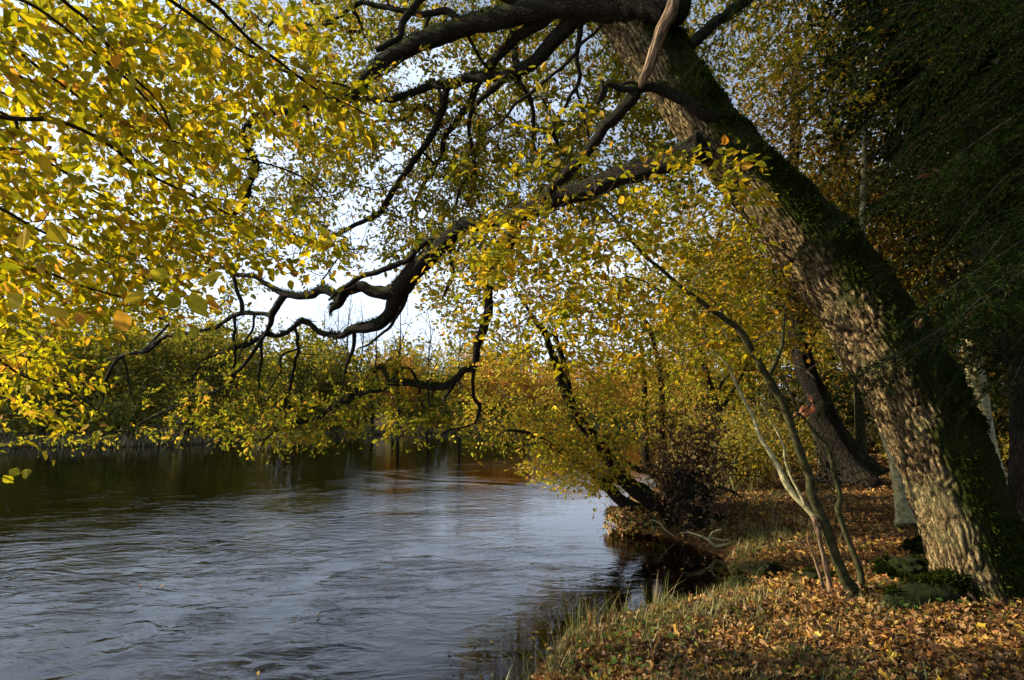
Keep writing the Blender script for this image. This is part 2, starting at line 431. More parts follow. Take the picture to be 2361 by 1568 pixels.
class Skel:
    """nodes of a tree; fine wood grows from the traced limbs to the leaf sprays"""
    def __init__(s, seed=0):
        s.X = np.zeros((110000, 3)); s.par = np.full(110000, -1, int); s.n = 0
        s.rad = np.zeros(110000); s.plen = np.zeros(110000); s.ok = np.zeros(110000, bool); s.main = np.zeros(110000, bool)
        s.dir = np.zeros((110000, 3)); s.r = np.random.default_rng(seed)

    def limb(s, c, every=2, skip=0.0, base_len=0.0):
        idx = list(range(0, len(c), every)); prev = -1; L = base_len
        for j, i in enumerate(idx):
            k = s.n; s.X[k] = c[i, :3]; s.rad[k] = c[i, 3]; s.par[k] = -1; s.main[k] = True
            if prev >= 0:
                dd = np.linalg.norm(s.X[k] - s.X[prev]); L += dd; s.dir[k] = (s.X[k] - s.X[prev]) / max(dd, 1e-6)
            s.plen[k] = L; s.ok[k] = (i / len(c)) >= skip; prev = k; s.n += 1

    def grow(s, targets, bias=.25, step=.25, wob=.06, sag=0.0, maxd=1e9):
        n = s.n; X0 = s.X[:n][s.ok[:n]]
        dm = np.array([np.min(np.linalg.norm(X0 - t, axis=1)) for t in targets])
        ends = []
        for ti in np.argsort(dm):
            t = targets[ti]; n = s.n
            d = np.linalg.norm(s.X[:n] - t, axis=1)
            cost = d + bias * s.plen[:n]; cost[~s.ok[:n]] = 1e9
            a = int(np.argmin(cost)); D = d[a]
            if D > maxd or D < 1e-4: ends.append((-1, t, np.array([0, 0, 1.]))); continue
            m = max(2, int(D / step) + 1)
            if n + m > 109990: break
            dirv = (t - s.X[a]) / D
            ctrl = s.X[a] + (s.dir[a] * .5 + dirv * .5 + np.array([0, 0, .25 - sag])) * D * .45
            ts = np.linspace(0, 1, m + 1)[1:, None]
            pts = (1 - ts) ** 2 * s.X[a] + 2 * ts * (1 - ts) * ctrl + ts ** 2 * t
            pts[:-1] += s.r.normal(0, wob * min(1., D), (m - 1, 3)) * .7
            prev = a; L = s.plen[a]
            for p in pts:
                k = s.n; s.X[k] = p; s.par[k] = prev
                dd = np.linalg.norm(p - s.X[prev]); L += dd; s.plen[k] = L
                s.dir[k] = (p - s.X[prev]) / max(dd, 1e-6); s.ok[k] = True; prev = k; s.n += 1
            ends.append((prev, t, s.dir[prev].copy()))
        return ends

    def twigs(s, name, mat, parent, rtip=.0022, rpow=.5, rmax=.06, k=4):
        n = s.n; cnt = np.zeros(n)
        haschild = np.zeros(n, bool)
        for i in range(n - 1, -1, -1):
            if s.main[i]: continue
            if not haschild[i]: cnt[i] += 1
            p = s.par[i]
            if p >= 0: cnt[p] += cnt[i]; haschild[p] = True
        rad = np.minimum(rtip * np.maximum(cnt, 1) ** rpow, rmax)
        seg = np.where(~s.main[:n] & (s.par[:n] >= 0))[0]
        if len(seg) == 0: return None
        p = s.par[seg]
        A = s.X[p]; B = s.X[seg]; rB = rad[seg]
        rA = np.where(s.main[p], rB * 1.15, np.minimum(rad[p], rB * 1.35))
        tB = nrm(s.dir[seg]); cont = (~s.main[p]) & (rad[p] < rB * 1.6)
        tA = np.where(cont[:, None], nrm(s.dir[p] + 1e-9), tB)
        ref = np.array([.31, .22, .93])
        def ring(X, t, r):
            u = nrm(np.cross(t, ref)); w = np.cross(t, u)
            a = np.arange(k) * 2 * math.pi / k
            return X[:, None, :] + r[:, None, None] * (np.cos(a)[None, :, None] * u[:, None, :] + np.sin(a)[None, :, None] * w[:, None, :])
        V = np.concatenate([ring(A, tA, rA), ring(B, tB, rB)], axis=1).reshape(-1, 3)
        b = np.arange(len(seg)) * 2 * k; j = np.arange(k); j2 = (j + 1) % k
        Q = np.stack([b[:, None] + j, b[:, None] + j2, b[:, None] + k + j2, b[:, None] + k + j], -1).reshape(-1, 4)
        me = quads_mesh(name, V, Q, smooth=True)
        return link_mesh(name, me, mat, parent)


HOLES = []
SUN_AZ, SUN_EL = -81.0, 25.0       # degrees from the view direction (negative = left), elevation
SDV = np.array([math.sin(R(SUN_AZ)) * math.cos(R(SUN_EL)), math.cos(R(SUN_AZ)) * math.cos(R(SUN_EL)), math.sin(R(SUN_EL))])
# points kept sunlit: crowns are thinned along their rays to the low sun
BEAMS = [P(u, v, d) for u, v, d in [(1690, 470, 5.3), (1760, 560, 5.2), (1830, 640, 5.1), (1900, 750, 5.0), (1970, 850, 4.9), (2040, 960, 4.8), (2090, 1070, 4.75), (2140, 1180, 4.7), (2180, 1270, 4.65)]] + \
        [G(u, v, .55) for u, v in [(1720, 1200), (1800, 1225), (1890, 1180), (1980, 1225), (2060, 1160), (1650, 1265), (1850, 1275), (1760, 1150), (2090, 1110)]]
BEAMS = np.array(BEAMS)


def in_beam(p, rad=.42):
    rel = p - BEAMS; t = rel @ SDV
    return bool(((t > .3) & (np.linalg.norm(rel - t[:, None] * SDV, axis=1) < rad)).any())



def sample(blobs, n, r, holes=True, surf=0.0):
    """targets inside soft ellipses of the view at their depths"""
    w = np.array([b[2] * b[3] * b[4] for b in blobs], float); w /= w.sum()
    out = []
    while len(out) < n:
        b = blobs[r.choice(len(blobs), p=w)]
        a = r.uniform(0, 2 * math.pi); q = math.sqrt(r.uniform(surf, 1))
        u = b[0] + b[2] * q * math.cos(a); v = b[1] + b[3] * q * math.sin(a)
        if holes:
            skip = False
            for h in HOLES:
                e = ((u - h[0]) / h[2]) ** 2 + ((v - h[1]) / h[3]) ** 2
                if e < 1 and r.random() < h[4]: skip = True; break
            if skip: continue
        q_ = P(u, v, r.uniform(b[5], b[6]))
        if in_beam(q_) and r.random() < .9: continue  # drop most sprays that would block the sun corridors
        out.append(q_)
    return np.array(out)


def sprays(ends, r, per, length, lsize, flat=.6, droop=.2, zigzag=.6, hang=0.3, dirmix=None):
    """leaves set alternately along the end twig of each target: returns pos, dir, normal, size"""
    Ps, Ds, Ns, Ss = [], [], [], []
    n = len(ends)
    X = np.array([e[1] for e in ends]); D = np.array([e[2] for e in ends])
    if dirmix is not None: D = D * .5 + np.array(dirmix)
    D[:, 2] *= .5; D = nrm(D + r.normal(0, .35, (n, 3)))
    up = nrm(np.array([0, 0, 1.]) + r.normal(0, 1 - flat, (n, 3)))
    up = nrm(up - (up * D).sum(1, keepdims=True) * D)
    side = np.cross(up, D)
    for i in range(per):
        t = (i + .5) / per
        sg = 1 if i % 2 else -1
        pos = X + D * ((t - .6) * length) + np.array([0, 0, -droop * t * t * length]) + r.normal(0, .02 * length, (n, 3))
        pos = pos + side * sg * length * .04
        ld = nrm(D * .55 + side * sg * zigzag + r.normal(0, .28, (n, 3)) + np.array([0, 0, -hang]))
        ln = nrm(up + r.normal(0, .42, (n, 3)))
        Ps.append(pos); Ds.append(ld); Ns.append(ln)
        Ss.append(lsize * np.clip(r.normal(1, .25, n), .45, 1.6) * (.75 + .5 * math.sin(math.pi * t)))
    return np.vstack(Ps), np.vstack(Ds), np.vstack(Ns), np.concatenate(Ss)


def endtwigs(sk, ends, length, droop):
    pass


# ------------------------------------------------------------------ terrain
near_px = [(1235, 1568), (1275, 1510), (1335, 1470), (1450, 1440), (1575, 1415), (1655, 1385), (1695, 1335), (1672, 1285), (1570, 1246),
           (1490, 1226), (1425, 1212), (1418, 1190), (1450, 1160), (1530, 1128), (1590, 1098), (1600, 1066), (1585, 1040), (1560, 1018)]
NEAR = [(-160, -30), (-60, -8), (-25, -2), (-12, .6), (-6, 1.7), (-3, 2.3), (-1.2, 3.2), (-.25, 3.9)] + [tuple(G(u, v)[:2]) for u, v in near_px] + [(30, 75), (60, 110), (160, 190), (330, 330)]
far_px = [(-300, 1036), (0, 1031), (300, 1030), (480, 1024), (600, 1014), (760, 1004), (900, 1001), (1050, 998), (1200, 995), (1350, 992)]
FAR = [(-330, 10), (-160, 24), (-90, 32)] + [tuple(G(u, v)[:2]) for u, v in far_px[1:]] + [(35, 110), (90, 170), (300, 345)]
POLY = np.array(NEAR + FAR[::-1])


def sdist(x, y, poly=POLY):
    """signed distance to the river outline (positive on land) and whether the nearest shore is the near one"""
    x = np.asarray(x, float); y = np.asarray(y, float)
    best = np.full(x.shape, 1e9); near = np.zeros(x.shape, bool); ins = np.zeros(x.shape, bool)
    n = len(poly)
    for i in range(n):
        ax, ay = poly[i]; bx, by = poly[(i + 1) % n]
        dx, dy = bx - ax, by - ay
        t = np.clip(((x - ax) * dx + (y - ay) * dy) / (dx * dx + dy * dy), 0, 1)
        d = np.hypot(x - ax - t * dx, y - ay - t * dy)
        m = d < best; best = np.where(m, d, best); near = np.where(m, i < len(NEAR) - 1, near)
        c = ((ay > y) != (by > y)) & (x < (bx - ax) * (y - ay) / ((by - ay) if by != ay else 1e-9) + ax)
        ins ^= c
    return np.where(ins, -best, best), near


def ground_h(x, y):
    x = np.asarray(x, float); y = np.asarray(y, float)
    s, near = sdist(x, y)
    dist = np.hypot(x, y)
    land = .10 + .42 * (1 - np.exp(-np.maximum(s, 0) / 1.5)) + .09 * fbm2(x * .9, y * .9, 3, 2) * np.clip(s, 0, 1) + .02 * fbm2(x * 5, y * 5, 2, 4) * np.clip(s * 3, 0, 1)
    land = land + np.clip((x - 9) * .03, 0, .8) * near
    far = .12 + .9 * (1 - np.exp(-np.maximum(s, 0) / 6)) + .25 * fbm2(x * .3, y * .3, 3, 9) * np.clip(s / 3, 0, 1) + np.clip((s - 22) * .11, 0, 30)
    # the low spit with the alder clump
    bed = -.06 - .55 * (1 - np.exp(np.minimum(s, 0) / 1.6)) + .04 * fbm2(x * 1.2, y * 1.2, 3, 6)
    h = np.where(s > 0, np.where(near, land, far), bed)
    k = np.clip((s + .12) / .24, 0, 1)
    edge = (-.05) * (1 - k) + .09 * k
    h = np.where(np.abs(s) < .12, edge, h)
    # roots mound round the oak
    ox, oy = OAKB[0], OAKB[1]
    h = h + .16 * np.exp(-((x - ox) ** 2 + (y - oy) ** 2) / .9) * (s > 0)
    return h


OAKB = G(2240, 1385, .5)


def gh(x, y): return float(ground_h(np.array([x]), np.array([y]))[0])


def axis(a, b, fine, n):
    s = np.linspace(np.arcsinh(a / fine), np.arcsinh(b / fine), n)
    return np.sinh(s) * fine


gx = axis(-350, 350, 4.5, 560); gy = axis(-60, 420, 6, 560) + 0
GX, GY = np.meshgrid(gx, gy)
GZ = ground_h(GX, GY)
SD, NR = sdist(GX, GY)
V = np.stack([GX, GY, GZ], -1).reshape(-1, 3)
ny, nx = GX.shape
idx = np.arange(ny * nx).reshape(ny, nx)
Q = np.stack([idx[:-1, :-1], idx[:-1, 1:], idx[1:, 1:], idx[1:, :-1]], -1).reshape(-1, 4)


def ground_mat():
    m, nt, ns, ls = new_mat('forest_soil')
    tc = N(ns, 'ShaderNodeTexCoord')
    n1 = N(ns, 'ShaderNodeTexNoise'); n1.inputs['Scale'].default_value = 14; n1.inputs['Detail'].default_value = 8; n1.inputs['Roughness'].default_value = .7
    n2 = N(ns, 'ShaderNodeTexNoise'); n2.inputs['Scale'].default_value = .9; n2.inputs['Detail'].default_value = 5
    vo = N(ns, 'ShaderNodeTexVoronoi'); vo.inputs['Scale'].default_value = 16; vo.inputs['Randomness'].default_value = 1
    for q in (n1, n2, vo): ls.new(tc.outputs['Object'], q.inputs['Vector'])
    c1 = N(ns, 'ShaderNodeValToRGB'); e = c1.color_ramp.elements
    e[0].color = (.022, .013, .007, 1); e[0].position = .3; e[1].color = (.20, .09, .03, 1); e[1].position = .72
    x = e.new(.5); x.color = (.09, .045, .018, 1)
    ls.new(n1.outputs['Fac'], c1.inputs[0])
    sep = N(ns, 'ShaderNodeSeparateColor'); ls.new(vo.outputs['Color'], sep.inputs[0])
    mv = N(ns, 'ShaderNodeMapRange'); mv.inputs['To Min'].default_value = .5; mv.inputs['To Max'].default_value = 1.6; ls.new(sep.outputs[0], mv.inputs['Value'])
    sc = N(ns, 'ShaderNodeVectorMath', operation='SCALE'); ls.new(c1.outputs[0], sc.inputs[0]); ls.new(mv.outputs[0], sc.inputs['Scale'])
    gr = N(ns, 'ShaderNodeMix', data_type='RGBA'); gr.inputs['B'].default_value = (.06, .075, .018, 1)
    mr = N(ns, 'ShaderNodeMapRange'); mr.inputs['From Min'].default_value = .5; mr.inputs['From Max'].default_value = .62; mr.inputs['To Max'].default_value = .6
    ls.new(n2.outputs['Fac'], mr.inputs['Value']); ls.new(mr.outputs[0], gr.inputs['Factor']); ls.new(sc.outputs[0], gr.inputs['A'])
    at = N(ns, 'ShaderNodeAttribute', attribute_name='wet')
    bd = N(ns, 'ShaderNodeMix', data_type='RGBA'); bd.inputs['B'].default_value = (.06, .042, .02, 1)
    ls.new(at.outputs['Fac'], bd.inputs['Factor']); ls.new(gr.outputs['Result'], bd.inputs['A'])
    a2 = N(ns, 'ShaderNodeAttribute', attribute_name='deep'); b2 = N(ns, 'ShaderNodeMix', data_type='RGBA'); b2.inputs['B'].default_value = (.012, .011, .006, 1)
    ls.new(a2.outputs['Fac'], b2.inputs['Factor']); ls.new(bd.outputs['Result'], b2.inputs['A']); bd = b2
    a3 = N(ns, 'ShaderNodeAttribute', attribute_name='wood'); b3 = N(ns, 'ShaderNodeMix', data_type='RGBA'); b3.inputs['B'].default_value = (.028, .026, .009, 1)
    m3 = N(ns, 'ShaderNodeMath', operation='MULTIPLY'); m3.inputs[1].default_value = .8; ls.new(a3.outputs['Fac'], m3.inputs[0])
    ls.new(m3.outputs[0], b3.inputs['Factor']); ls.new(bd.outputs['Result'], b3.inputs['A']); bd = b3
    bu = N(ns, 'ShaderNodeBump'); bu.inputs['Strength'].default_value = .8; bu.inputs['Distance'].default_value = .05
    ls.new(n1.outputs['Fac'], bu.inputs['Height'])
    p = N(ns, 'ShaderNodeBsdfPrincipled'); p.inputs['Roughness'].default_value = .95; p.inputs['Specular IOR Level'].default_value = .15
    ls.new(bd.outputs['Result'], p.inputs['Base Color']); ls.new(bu.outputs[0], p.inputs['Normal'])
    o = N(ns, 'ShaderNodeOutputMaterial'); ls.new(p.outputs[0], o.inputs[0])
    return m


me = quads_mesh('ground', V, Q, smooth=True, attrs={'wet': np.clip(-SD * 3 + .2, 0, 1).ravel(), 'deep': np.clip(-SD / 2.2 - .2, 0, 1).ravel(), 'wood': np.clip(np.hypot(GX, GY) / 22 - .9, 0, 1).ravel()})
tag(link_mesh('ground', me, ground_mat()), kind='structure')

# ------------------------------------------------------------------ water
wx = axis(-340, 340, 6, 520); wy = axis(-50, 400, 6, 620)
WX, WY = np.meshgrid(wx, wy)


def water_h(x, y):
    d = np.hypot(x, y)
    fade = 1 / (1 + (d / 14) ** 2)
    s, nr = sdist(x, y)
    calm = np.clip((-s - .3) / 3.0, .12, 1)
    wxp = x + .8 * fbm2(x * .35, y * .35, 2, 21); wyp = y + .8 * fbm2(x * .35 + 9, y * .35, 2, 22)
    h = .010 * fbm2(wxp * 1.1, wyp * 2.2, 3, 11) + .012 * fbm2(wxp * .45, wyp * .8, 2, 12)
    # boils over stones, nearest to the bank
    for bx, by, br, a in BOILS:
        r2 = ((x - bx) ** 2 + ((y - by)) ** 2) / br ** 2
        h = h + a * np.exp(-r2) * np.cos(np.sqrt(r2) * 7)
    return h * fade * calm + RIF * ridge(x, y)


BOILS = []
for u, v, br, a in [(980, 1475, .45, .022), (740, 1520, .55, .03), (620, 1530, .5, .03), (250, 1480, .6, .02), (420, 1430, .5, .015), (880, 1340, .5, .012), (120, 1540, .5, .03)]:
    g = G(u, v); BOILS.append((g[0], g[1], br * .8, a * .8))
RIF = -.022
ra = G(800, 1088); rb = G(1160, 1116)


def ridge(x, y):
    dx, dy = rb[0] - ra[0], rb[1] - ra[1]; L = math.hypot(dx, dy)
    t = ((x - ra[0]) * dx + (y - ra[1]) * dy) / L / L
    off = ((x - ra[0]) * dy - (y - ra[1]) * dx) / L + .25 * np.sin(t * 8)
    amp = np.exp(-((t - .5) / .55) ** 4)
    return amp * (np.exp(-(off / .22) ** 2) - .7 * np.exp(-((off - .5) / .3) ** 2) + .4 * np.exp(-((off + .7) / .25) ** 2))


V = np.stack([WX, WY, water_h(WX, WY)], -1).reshape(-1, 3)
ny, nx = WX.shape
idx = np.arange(ny * nx).reshape(ny, nx)
Q = np.stack([idx[:-1, :-1], idx[:-1, 1:], idx[1:, 1:], idx[1:, :-1]], -1).reshape(-1, 4)
sdw, _ = sdist(WX, WY)
keep = (np.stack([sdw[:-1, :-1], sdw[:-1, 1:], sdw[1:, 1:], sdw[1:, :-1]], -1).reshape(-1, 4).min(1) < .5)
calm = np.clip((-sdw - .2) / 3.5, .06, 1) / (1 + (np.hypot(WX, WY) / 9) ** 2) * 1.9


def water_mat():
    m, nt, ns, ls = new_mat('river_water')
    tc = N(ns, 'ShaderNodeTexCoord')
    mp = N(ns, 'ShaderNodeMapping'); mp.inputs['Scale'].default_value = (.95, 1.8, 1); mp.inputs['Rotation'].default_value = (0, 0, R(-8))
    ls.new(tc.outputs['Object'], mp.inputs['Vector'])
    n1 = N(ns, 'ShaderNodeTexNoise'); n1.inputs['Scale'].default_value = 1.5; n1.inputs['Detail'].default_value = 4; n1.inputs['Roughness'].default_value = .52; n1.inputs['Distortion'].default_value = 2.0
    n2 = N(ns, 'ShaderNodeTexNoise'); n2.inputs['Scale'].default_value = 6; n2.inputs['Detail'].default_value = 3; n2.inputs['Distortion'].default_value = .8
    n3 = N(ns, 'ShaderNodeTexNoise'); n3.inputs['Scale'].default_value = .28; n3.inputs['Detail'].default_value = 3; n3.inputs['Distortion'].default_value = 1.
    for q in (n1, n2): ls.new(mp.outputs[0], q.inputs['Vector'])
    ls.new(tc.outputs['Object'], n3.inputs['Vector'])
    a = N(ns, 'ShaderNodeMath', operation='MULTIPLY_ADD'); a.inputs[1].default_value = .16
    ls.new(n2.outputs['Fac'], a.inputs[0]); ls.new(n1.outputs['Fac'], a.inputs[2])
    r3 = N(ns, 'ShaderNodeMapRange'); r3.inputs['From Min'].default_value = .35; r3.inputs['From Max'].default_value = .65; r3.inputs['To Min'].default_value = .18; r3.inputs['To Max'].default_value = 1.0
    ls.new(n3.outputs['Fac'], r3.inputs['Value'])
    at = N(ns, 'ShaderNodeAttribute', attribute_name='calm')
    st = N(ns, 'ShaderNodeMath', operation='MULTIPLY'); ls.new(r3.outputs[0], st.inputs[0]); ls.new(at.outputs['Fac'], st.inputs[1])
    hh = N(ns, 'ShaderNodeMath', operation='MULTIPLY'); ls.new(a.outputs[0], hh.inputs[0]); ls.new(st.outputs[0], hh.inputs[1])
    b = N(ns, 'ShaderNodeBump'); b.inputs['Strength'].default_value = 1.0; b.inputs['Distance'].default_value = .040
    ls.new(hh.outputs[0], b.inputs['Height'])
    fr = N(ns, 'ShaderNodeFresnel'); fr.inputs['IOR'].default_value = 1.33; ls.new(b.outputs[0], fr.inputs['Normal'])
    gl = N(ns, 'ShaderNodeBsdfGlossy'); gl.inputs['Roughness'].default_value = .0; gl.inputs['Color'].default_value = (1, 1, 1, 1)
    ls.new(b.outputs[0], gl.inputs['Normal'])
    tr = N(ns, 'ShaderNodeBsdfTransparent'); tr.inputs['Color'].default_value = (.52, .40, .22, 1)
    mx = N(ns, 'ShaderNodeMixShader'); ls.new(fr.outputs[0], mx.inputs[0]); ls.new(tr.outputs[0], mx.inputs[1]); ls.new(gl.outputs[0], mx.inputs[2])
    o = N(ns, 'ShaderNodeOutputMaterial'); ls.new(mx.outputs[0], o.inputs[0])
    return m


me = quads_mesh('water', V, Q[keep], smooth=True, attrs={'calm': calm.ravel()})
tag(link_mesh('water', me, water_mat()), kind='structure')

# ------------------------------------------------------------------ light
sun = bpy.data.lights.new('sun', 'SUN'); sun.energy = 5.0; sun.angle = R(.5); sun.color = (1, .85, .58)
so = bpy.data.objects.new('sun', sun); COL.objects.link(so)
sd = Vector((math.sin(R(SUN_AZ)) * math.cos(R(SUN_EL)), math.cos(R(SUN_AZ)) * math.cos(R(SUN_EL)), math.sin(R(SUN_EL))))
so.rotation_euler = sd.to_track_quat('Z', 'Y').to_euler()

w = bpy.data.worlds.new('World'); scene.world = w; w.use_nodes = True
nt = w.node_tree; nt.nodes.clear(); ns, ls = nt.nodes, nt.links
sky = N(ns, 'ShaderNodeTexSky', sky_type='NISHITA'); sky.sun_disc = False
sky.sun_elevation = R(SUN_EL); sky.sun_rotation = R(SUN_AZ); sky.air_density = 1.0; sky.dust_density = .6
tc = N(ns, 'ShaderNodeTexCoord')
mp = N(ns, 'ShaderNodeMapping'); mp.inputs['Scale'].default_value = (1.2, 1.2, 3.5); ls.new(tc.outputs['Generated'], mp.inputs['Vector'])
nz = N(ns, 'ShaderNodeTexNoise'); nz.inputs['Scale'].default_value = 1.6; nz.inputs['Detail'].default_value = 7; nz.inputs['Roughness'].default_value = .55; nz.inputs['Distortion'].default_value = .4
ls.new(mp.outputs[0], nz.inputs['Vector'])
sx = N(ns, 'ShaderNodeSeparateXYZ'); ls.new(tc.outputs['Generated'], sx.inputs[0])
lowz = N(ns, 'ShaderNodeMapRange'); lowz.inputs['From Min'].default_value = .0; lowz.inputs['From Max'].default_value = .62; lowz.inputs['To Min'].default_value = .52; lowz.inputs['To Max'].default_value = -.15
ls.new(sx.outputs['Z'], lowz.inputs['Value'])
leftx = N(ns, 'ShaderNodeMath', operation='MULTIPLY_ADD'); leftx.inputs[1].default_value = -.34; ls.new(sx.outputs['X'], leftx.inputs[0]); ls.new(lowz.outputs[0], leftx.inputs[2])
ad = N(ns, 'ShaderNodeMath', operation='ADD'); ls.new(nz.outputs['Fac'], ad.inputs[0]); ls.new(leftx.outputs[0], ad.inputs[1])
cm = N(ns, 'ShaderNodeMapRange'); cm.inputs['From Min'].default_value = .42; cm.inputs['From Max'].default_value = .72; cm.inputs['To Min'].default_value = .28; cm.inputs['To Max'].default_value = .95
ls.new(ad.outputs[0], cm.inputs['Value'])
mix = N(ns, 'ShaderNodeMix', data_type='RGBA'); ls.new(cm.outputs[0], mix.inputs['Factor']); ls.new(sky.outputs[0], mix.inputs['A'])
mix.inputs['B'].default_value = (10.4, 12.2, 15.2, 1)
bg = N(ns, 'ShaderNodeBackground'); bg.inputs['Strength'].default_value = .056; ls.new(mix.outputs['Result'], bg.inputs['Color'])
wo = N(ns, 'ShaderNodeOutputWorld'); ls.new(bg.outputs[0], wo.inputs[0])

cam = bpy.data.cameras.new('camera'); cam.lens = F / 2361 * 36; cam.sensor_width = 36; cam.clip_end = 2000; cam.clip_start = .05
co = bpy.data.objects.new('camera', cam); COL.objects.link(co); co.location = CAM; co.rotation_euler = (R(90) + PITCH, 0, 0)
scene.camera = co
vs = scene.view_settings; vs.view_transform = 'Standard'; vs.look = 'None'; vs.exposure = 0.92; vs.gamma = 1
scene.cycles.max_bounces = 6; scene.cycles.transparent_max_bounces = 8; scene.cycles.transmission_bounces = 4
scene.cycles.diffuse_bounces = 2; scene.cycles.glossy_bounces = 2
HOLES += [(640, 365, 55, 65, .72), (265, 385, 70, 40, .66), (845, 705, 75, 50, .74), (735, 655, 55, 30, .70), (820, 600, 50, 55, .62), (825, 500, 45, 45, .58),
          (960, 170, 70, 45, .62), (1060, 215, 50, 40, .46), (1290, 105, 70, 50, .58), (1340, 180, 50, 40, .54), (880, 330, 60, 50, .46), (960, 440, 50, 45, .46), (1020, 330, 40, 40, .39),
          (600, 770, 60, 40, .62), (720, 760, 50, 30, .62), (800, 110, 40, 60, .46), (870, 260, 60, 35, .46), (560, 620, 60, 30, .39), (1100, 640, 40, 25, .39), (900, 780, 60, 30, .62),
          (1450, 620, 30, 20, .31), (1480, 780, 40, 35, .46)]

# ================================================================== the great leaning oak
oak = empty('oak_tree', G(2240, 1385, .5), 'huge old oak leaning left over the river, fissured trunk thick with moss', 'tree')
tr_pts = [(2380, 1500, 330, 4.75), (2305, 1385, 205, 4.8), (2258, 1290, 196, 4.85), (2223, 1190, 203, 4.9), (2183, 1080, 214, 5.0), (2132, 960, 226, 5.1),
          (2062, 830, 232, 5.2), (1990, 720, 220, 5.35), (1903, 600, 210, 5.5), (1800, 480, 175, 5.65), (1700, 370, 162, 5.8), (1622, 280, 158, 6.0), (1545, 170, 155, 6.15), (1482, 80, 160, 6.3), (1420, -20, 165, 6.5), (1370, -150, 150, 6.8), (1330, -300, 120, 7.2), (1300, -450, 80, 7.6)]
tc_ = catmull([(*P(u, v, d), w * .415 * d / F) for u, v, w, d in tr_pts], .018)
_, TV, TN, TM = tube('trunk', tc_, M_OAKBARK, oak, k=230, fiss=.030, knob=.10, mossdir=(.7, -.6, .5), mossbias=.15, seed=3, rootn=4)

LM = []
def limb(name, tile, pts, d0, d1, k=12, mat=M_LIMB, parent=oak, seed=1, mb=.05, wig=.02, knob=.22, **kw):
    c = stroke(tile, pts, d0, d1, .05, 1.1 if k >= 14 else .98)
    o, V, Nn, M = tube(name, c, mat, parent, k=k, knob=knob, mossbias=mb, seed=seed, wig=wig, **kw)
    if k >= 10 and mat is M_LIMB: LM.append((V, Nn, M, len(c) * float(c[:, 3].mean())))
    return c

S = []
def L(*a, **kw):
    kw.setdefault('seed', len(S) + 2)
    # a side limb starts on the limb it springs from
    if S:
        t_, pts, d0, d1 = a; (u, v, w_), = TP(t_, pts[:1]); best = (34.0, None)
        for c in S:
            rel = c[:, :3] - CAM; dp = rel @ FW; uu = CU + F * (rel @ RT) / dp; vv = CV - F * (rel @ UPV) / dp
            q = np.hypot(uu - u, vv - v); i = int(np.argmin(q))
            if q[i] < best[0] and i > 2: best = (q[i], (dp[i], (uu[i] - TILE[t_][0]) / TILE[t_][2], (vv[i] - TILE[t_][1]) / TILE[t_][2]))
        if best[1] is not None and kw.pop('snap', True):
            d_, zx, zy = best[1]; a = (t_, [(zx, zy, pts[0][2])] + list(pts[1:]), d_, d_ + (d1 - d0))
    kw.pop('snap', None)
    c = limb('branch', *a, **kw); S.append(c); return c

L(2, [(2330, 90, 170), (2200, 30, 250), (2050, -5, 265), (1850, 5, 235), (1600, 15, 190), (1350, 55, 158), (1150, 108, 134), (950, 155, 122), (800, 200, 115), (640, 250, 125), (500, 310, 112), (380, 370, 100), (290, 430, 90), (200, 510, 80), (150, 590, 70), (60, 670, 60), (-50, 700, 58), (-150, 690, 54), (-300, 750, 50), (-450, 760, 48), (-560, 800, 45), (-640, 880, 42), (-650, 970, 42), (-560, 1110, 38), (-600, 1230, 36), (-640, 1380, 34), (-720, 1460, 30), (-850, 1500, 26), (-1000, 1530, 20), (-1150, 1600, 14)], 5.75, 9.2, k=20, mb=.25)
L(2, [(1800, 70, 120), (1700, 85, 110), (1620, 120, 98), (1560, 180, 100), (1480, 260, 95), (1400, 350, 90), (1320, 430, 82), (1220, 480, 72), (1120, 520, 62), (1000, 520, 58), (880, 535, 52), (770, 575, 55), (640, 580, 50), (560, 610, 48), (450, 650, 44), (350, 680, 38), (200, 670, 33), (0, 690, 28), (-200, 640, 20)], 6.4, 9.0, k=14)
L(2, [(745, 575, 50), (730, 640, 50), (700, 760, 50), (660, 870, 46), (590, 990, 44), (520, 1080, 44), (440, 1200, 42), (360, 1310, 42), (300, 1430, 38), (200, 1490, 34), (80, 1550, 30), (-100, 1640, 22), (-240, 1690, 12)], 7.8, 8.8, k=10)
L(2, [(1500, 100, 90), (1400, 140, 85), (1300, 200, 75), (1150, 300, 70), (1080, 400, 62), (1000, 480, 60), (930, 600, 52), (900, 690, 50), (850, 760, 46), (780, 860, 40), (720, 930, 38), (700, 1060, 34), (650, 1150, 30), (580, 1260, 28), (520, 1380, 24), (490, 1480, 16)], 6.9, 9.3, k=12)
L(2, [(1180, 540, 60), (1060, 600, 48), (960, 680, 36), (900, 780, 30), (885, 880, 27), (900, 980, 27), (920, 1080, 27), (925, 1170, 24), (850, 1240, 24), (810, 1320, 20), (800, 1420, 14)], 6.6, 7.4, k=8)
L(2, [(1790, 170, 20), (1750, 210, 20), (1650, 310, 24), (1560, 420, 26), (1430, 530, 24), (1280, 650, 22), (1180, 740, 20), (1100, 830, 18), (1000, 900, 12)], 6.0, 6.6, k=7)
L(2, [(1665, 110, 48), (1640, 250, 40), (1620, 400, 34), (1640, 500, 32), (1620, 600, 28), (1560, 680, 25), (1500, 790, 20), (1440, 910, 12)], 6.2, 6.6, k=8)
L(2, [(1635, 620, 20), (1650, 700, 18), (1670, 820, 18), (1700, 920, 15), (1705, 1010, 9)], 6.4, 6.6, k=6)
L(2, [(1180, 560, 48), (1270, 610, 34), (1310, 700, 30), (1330, 800, 28), (1330, 875, 30), (1390, 885, 34), (1450, 895, 34), (1480, 950, 30), (1500, 1030, 18)], 6.8, 7.2, k=8)
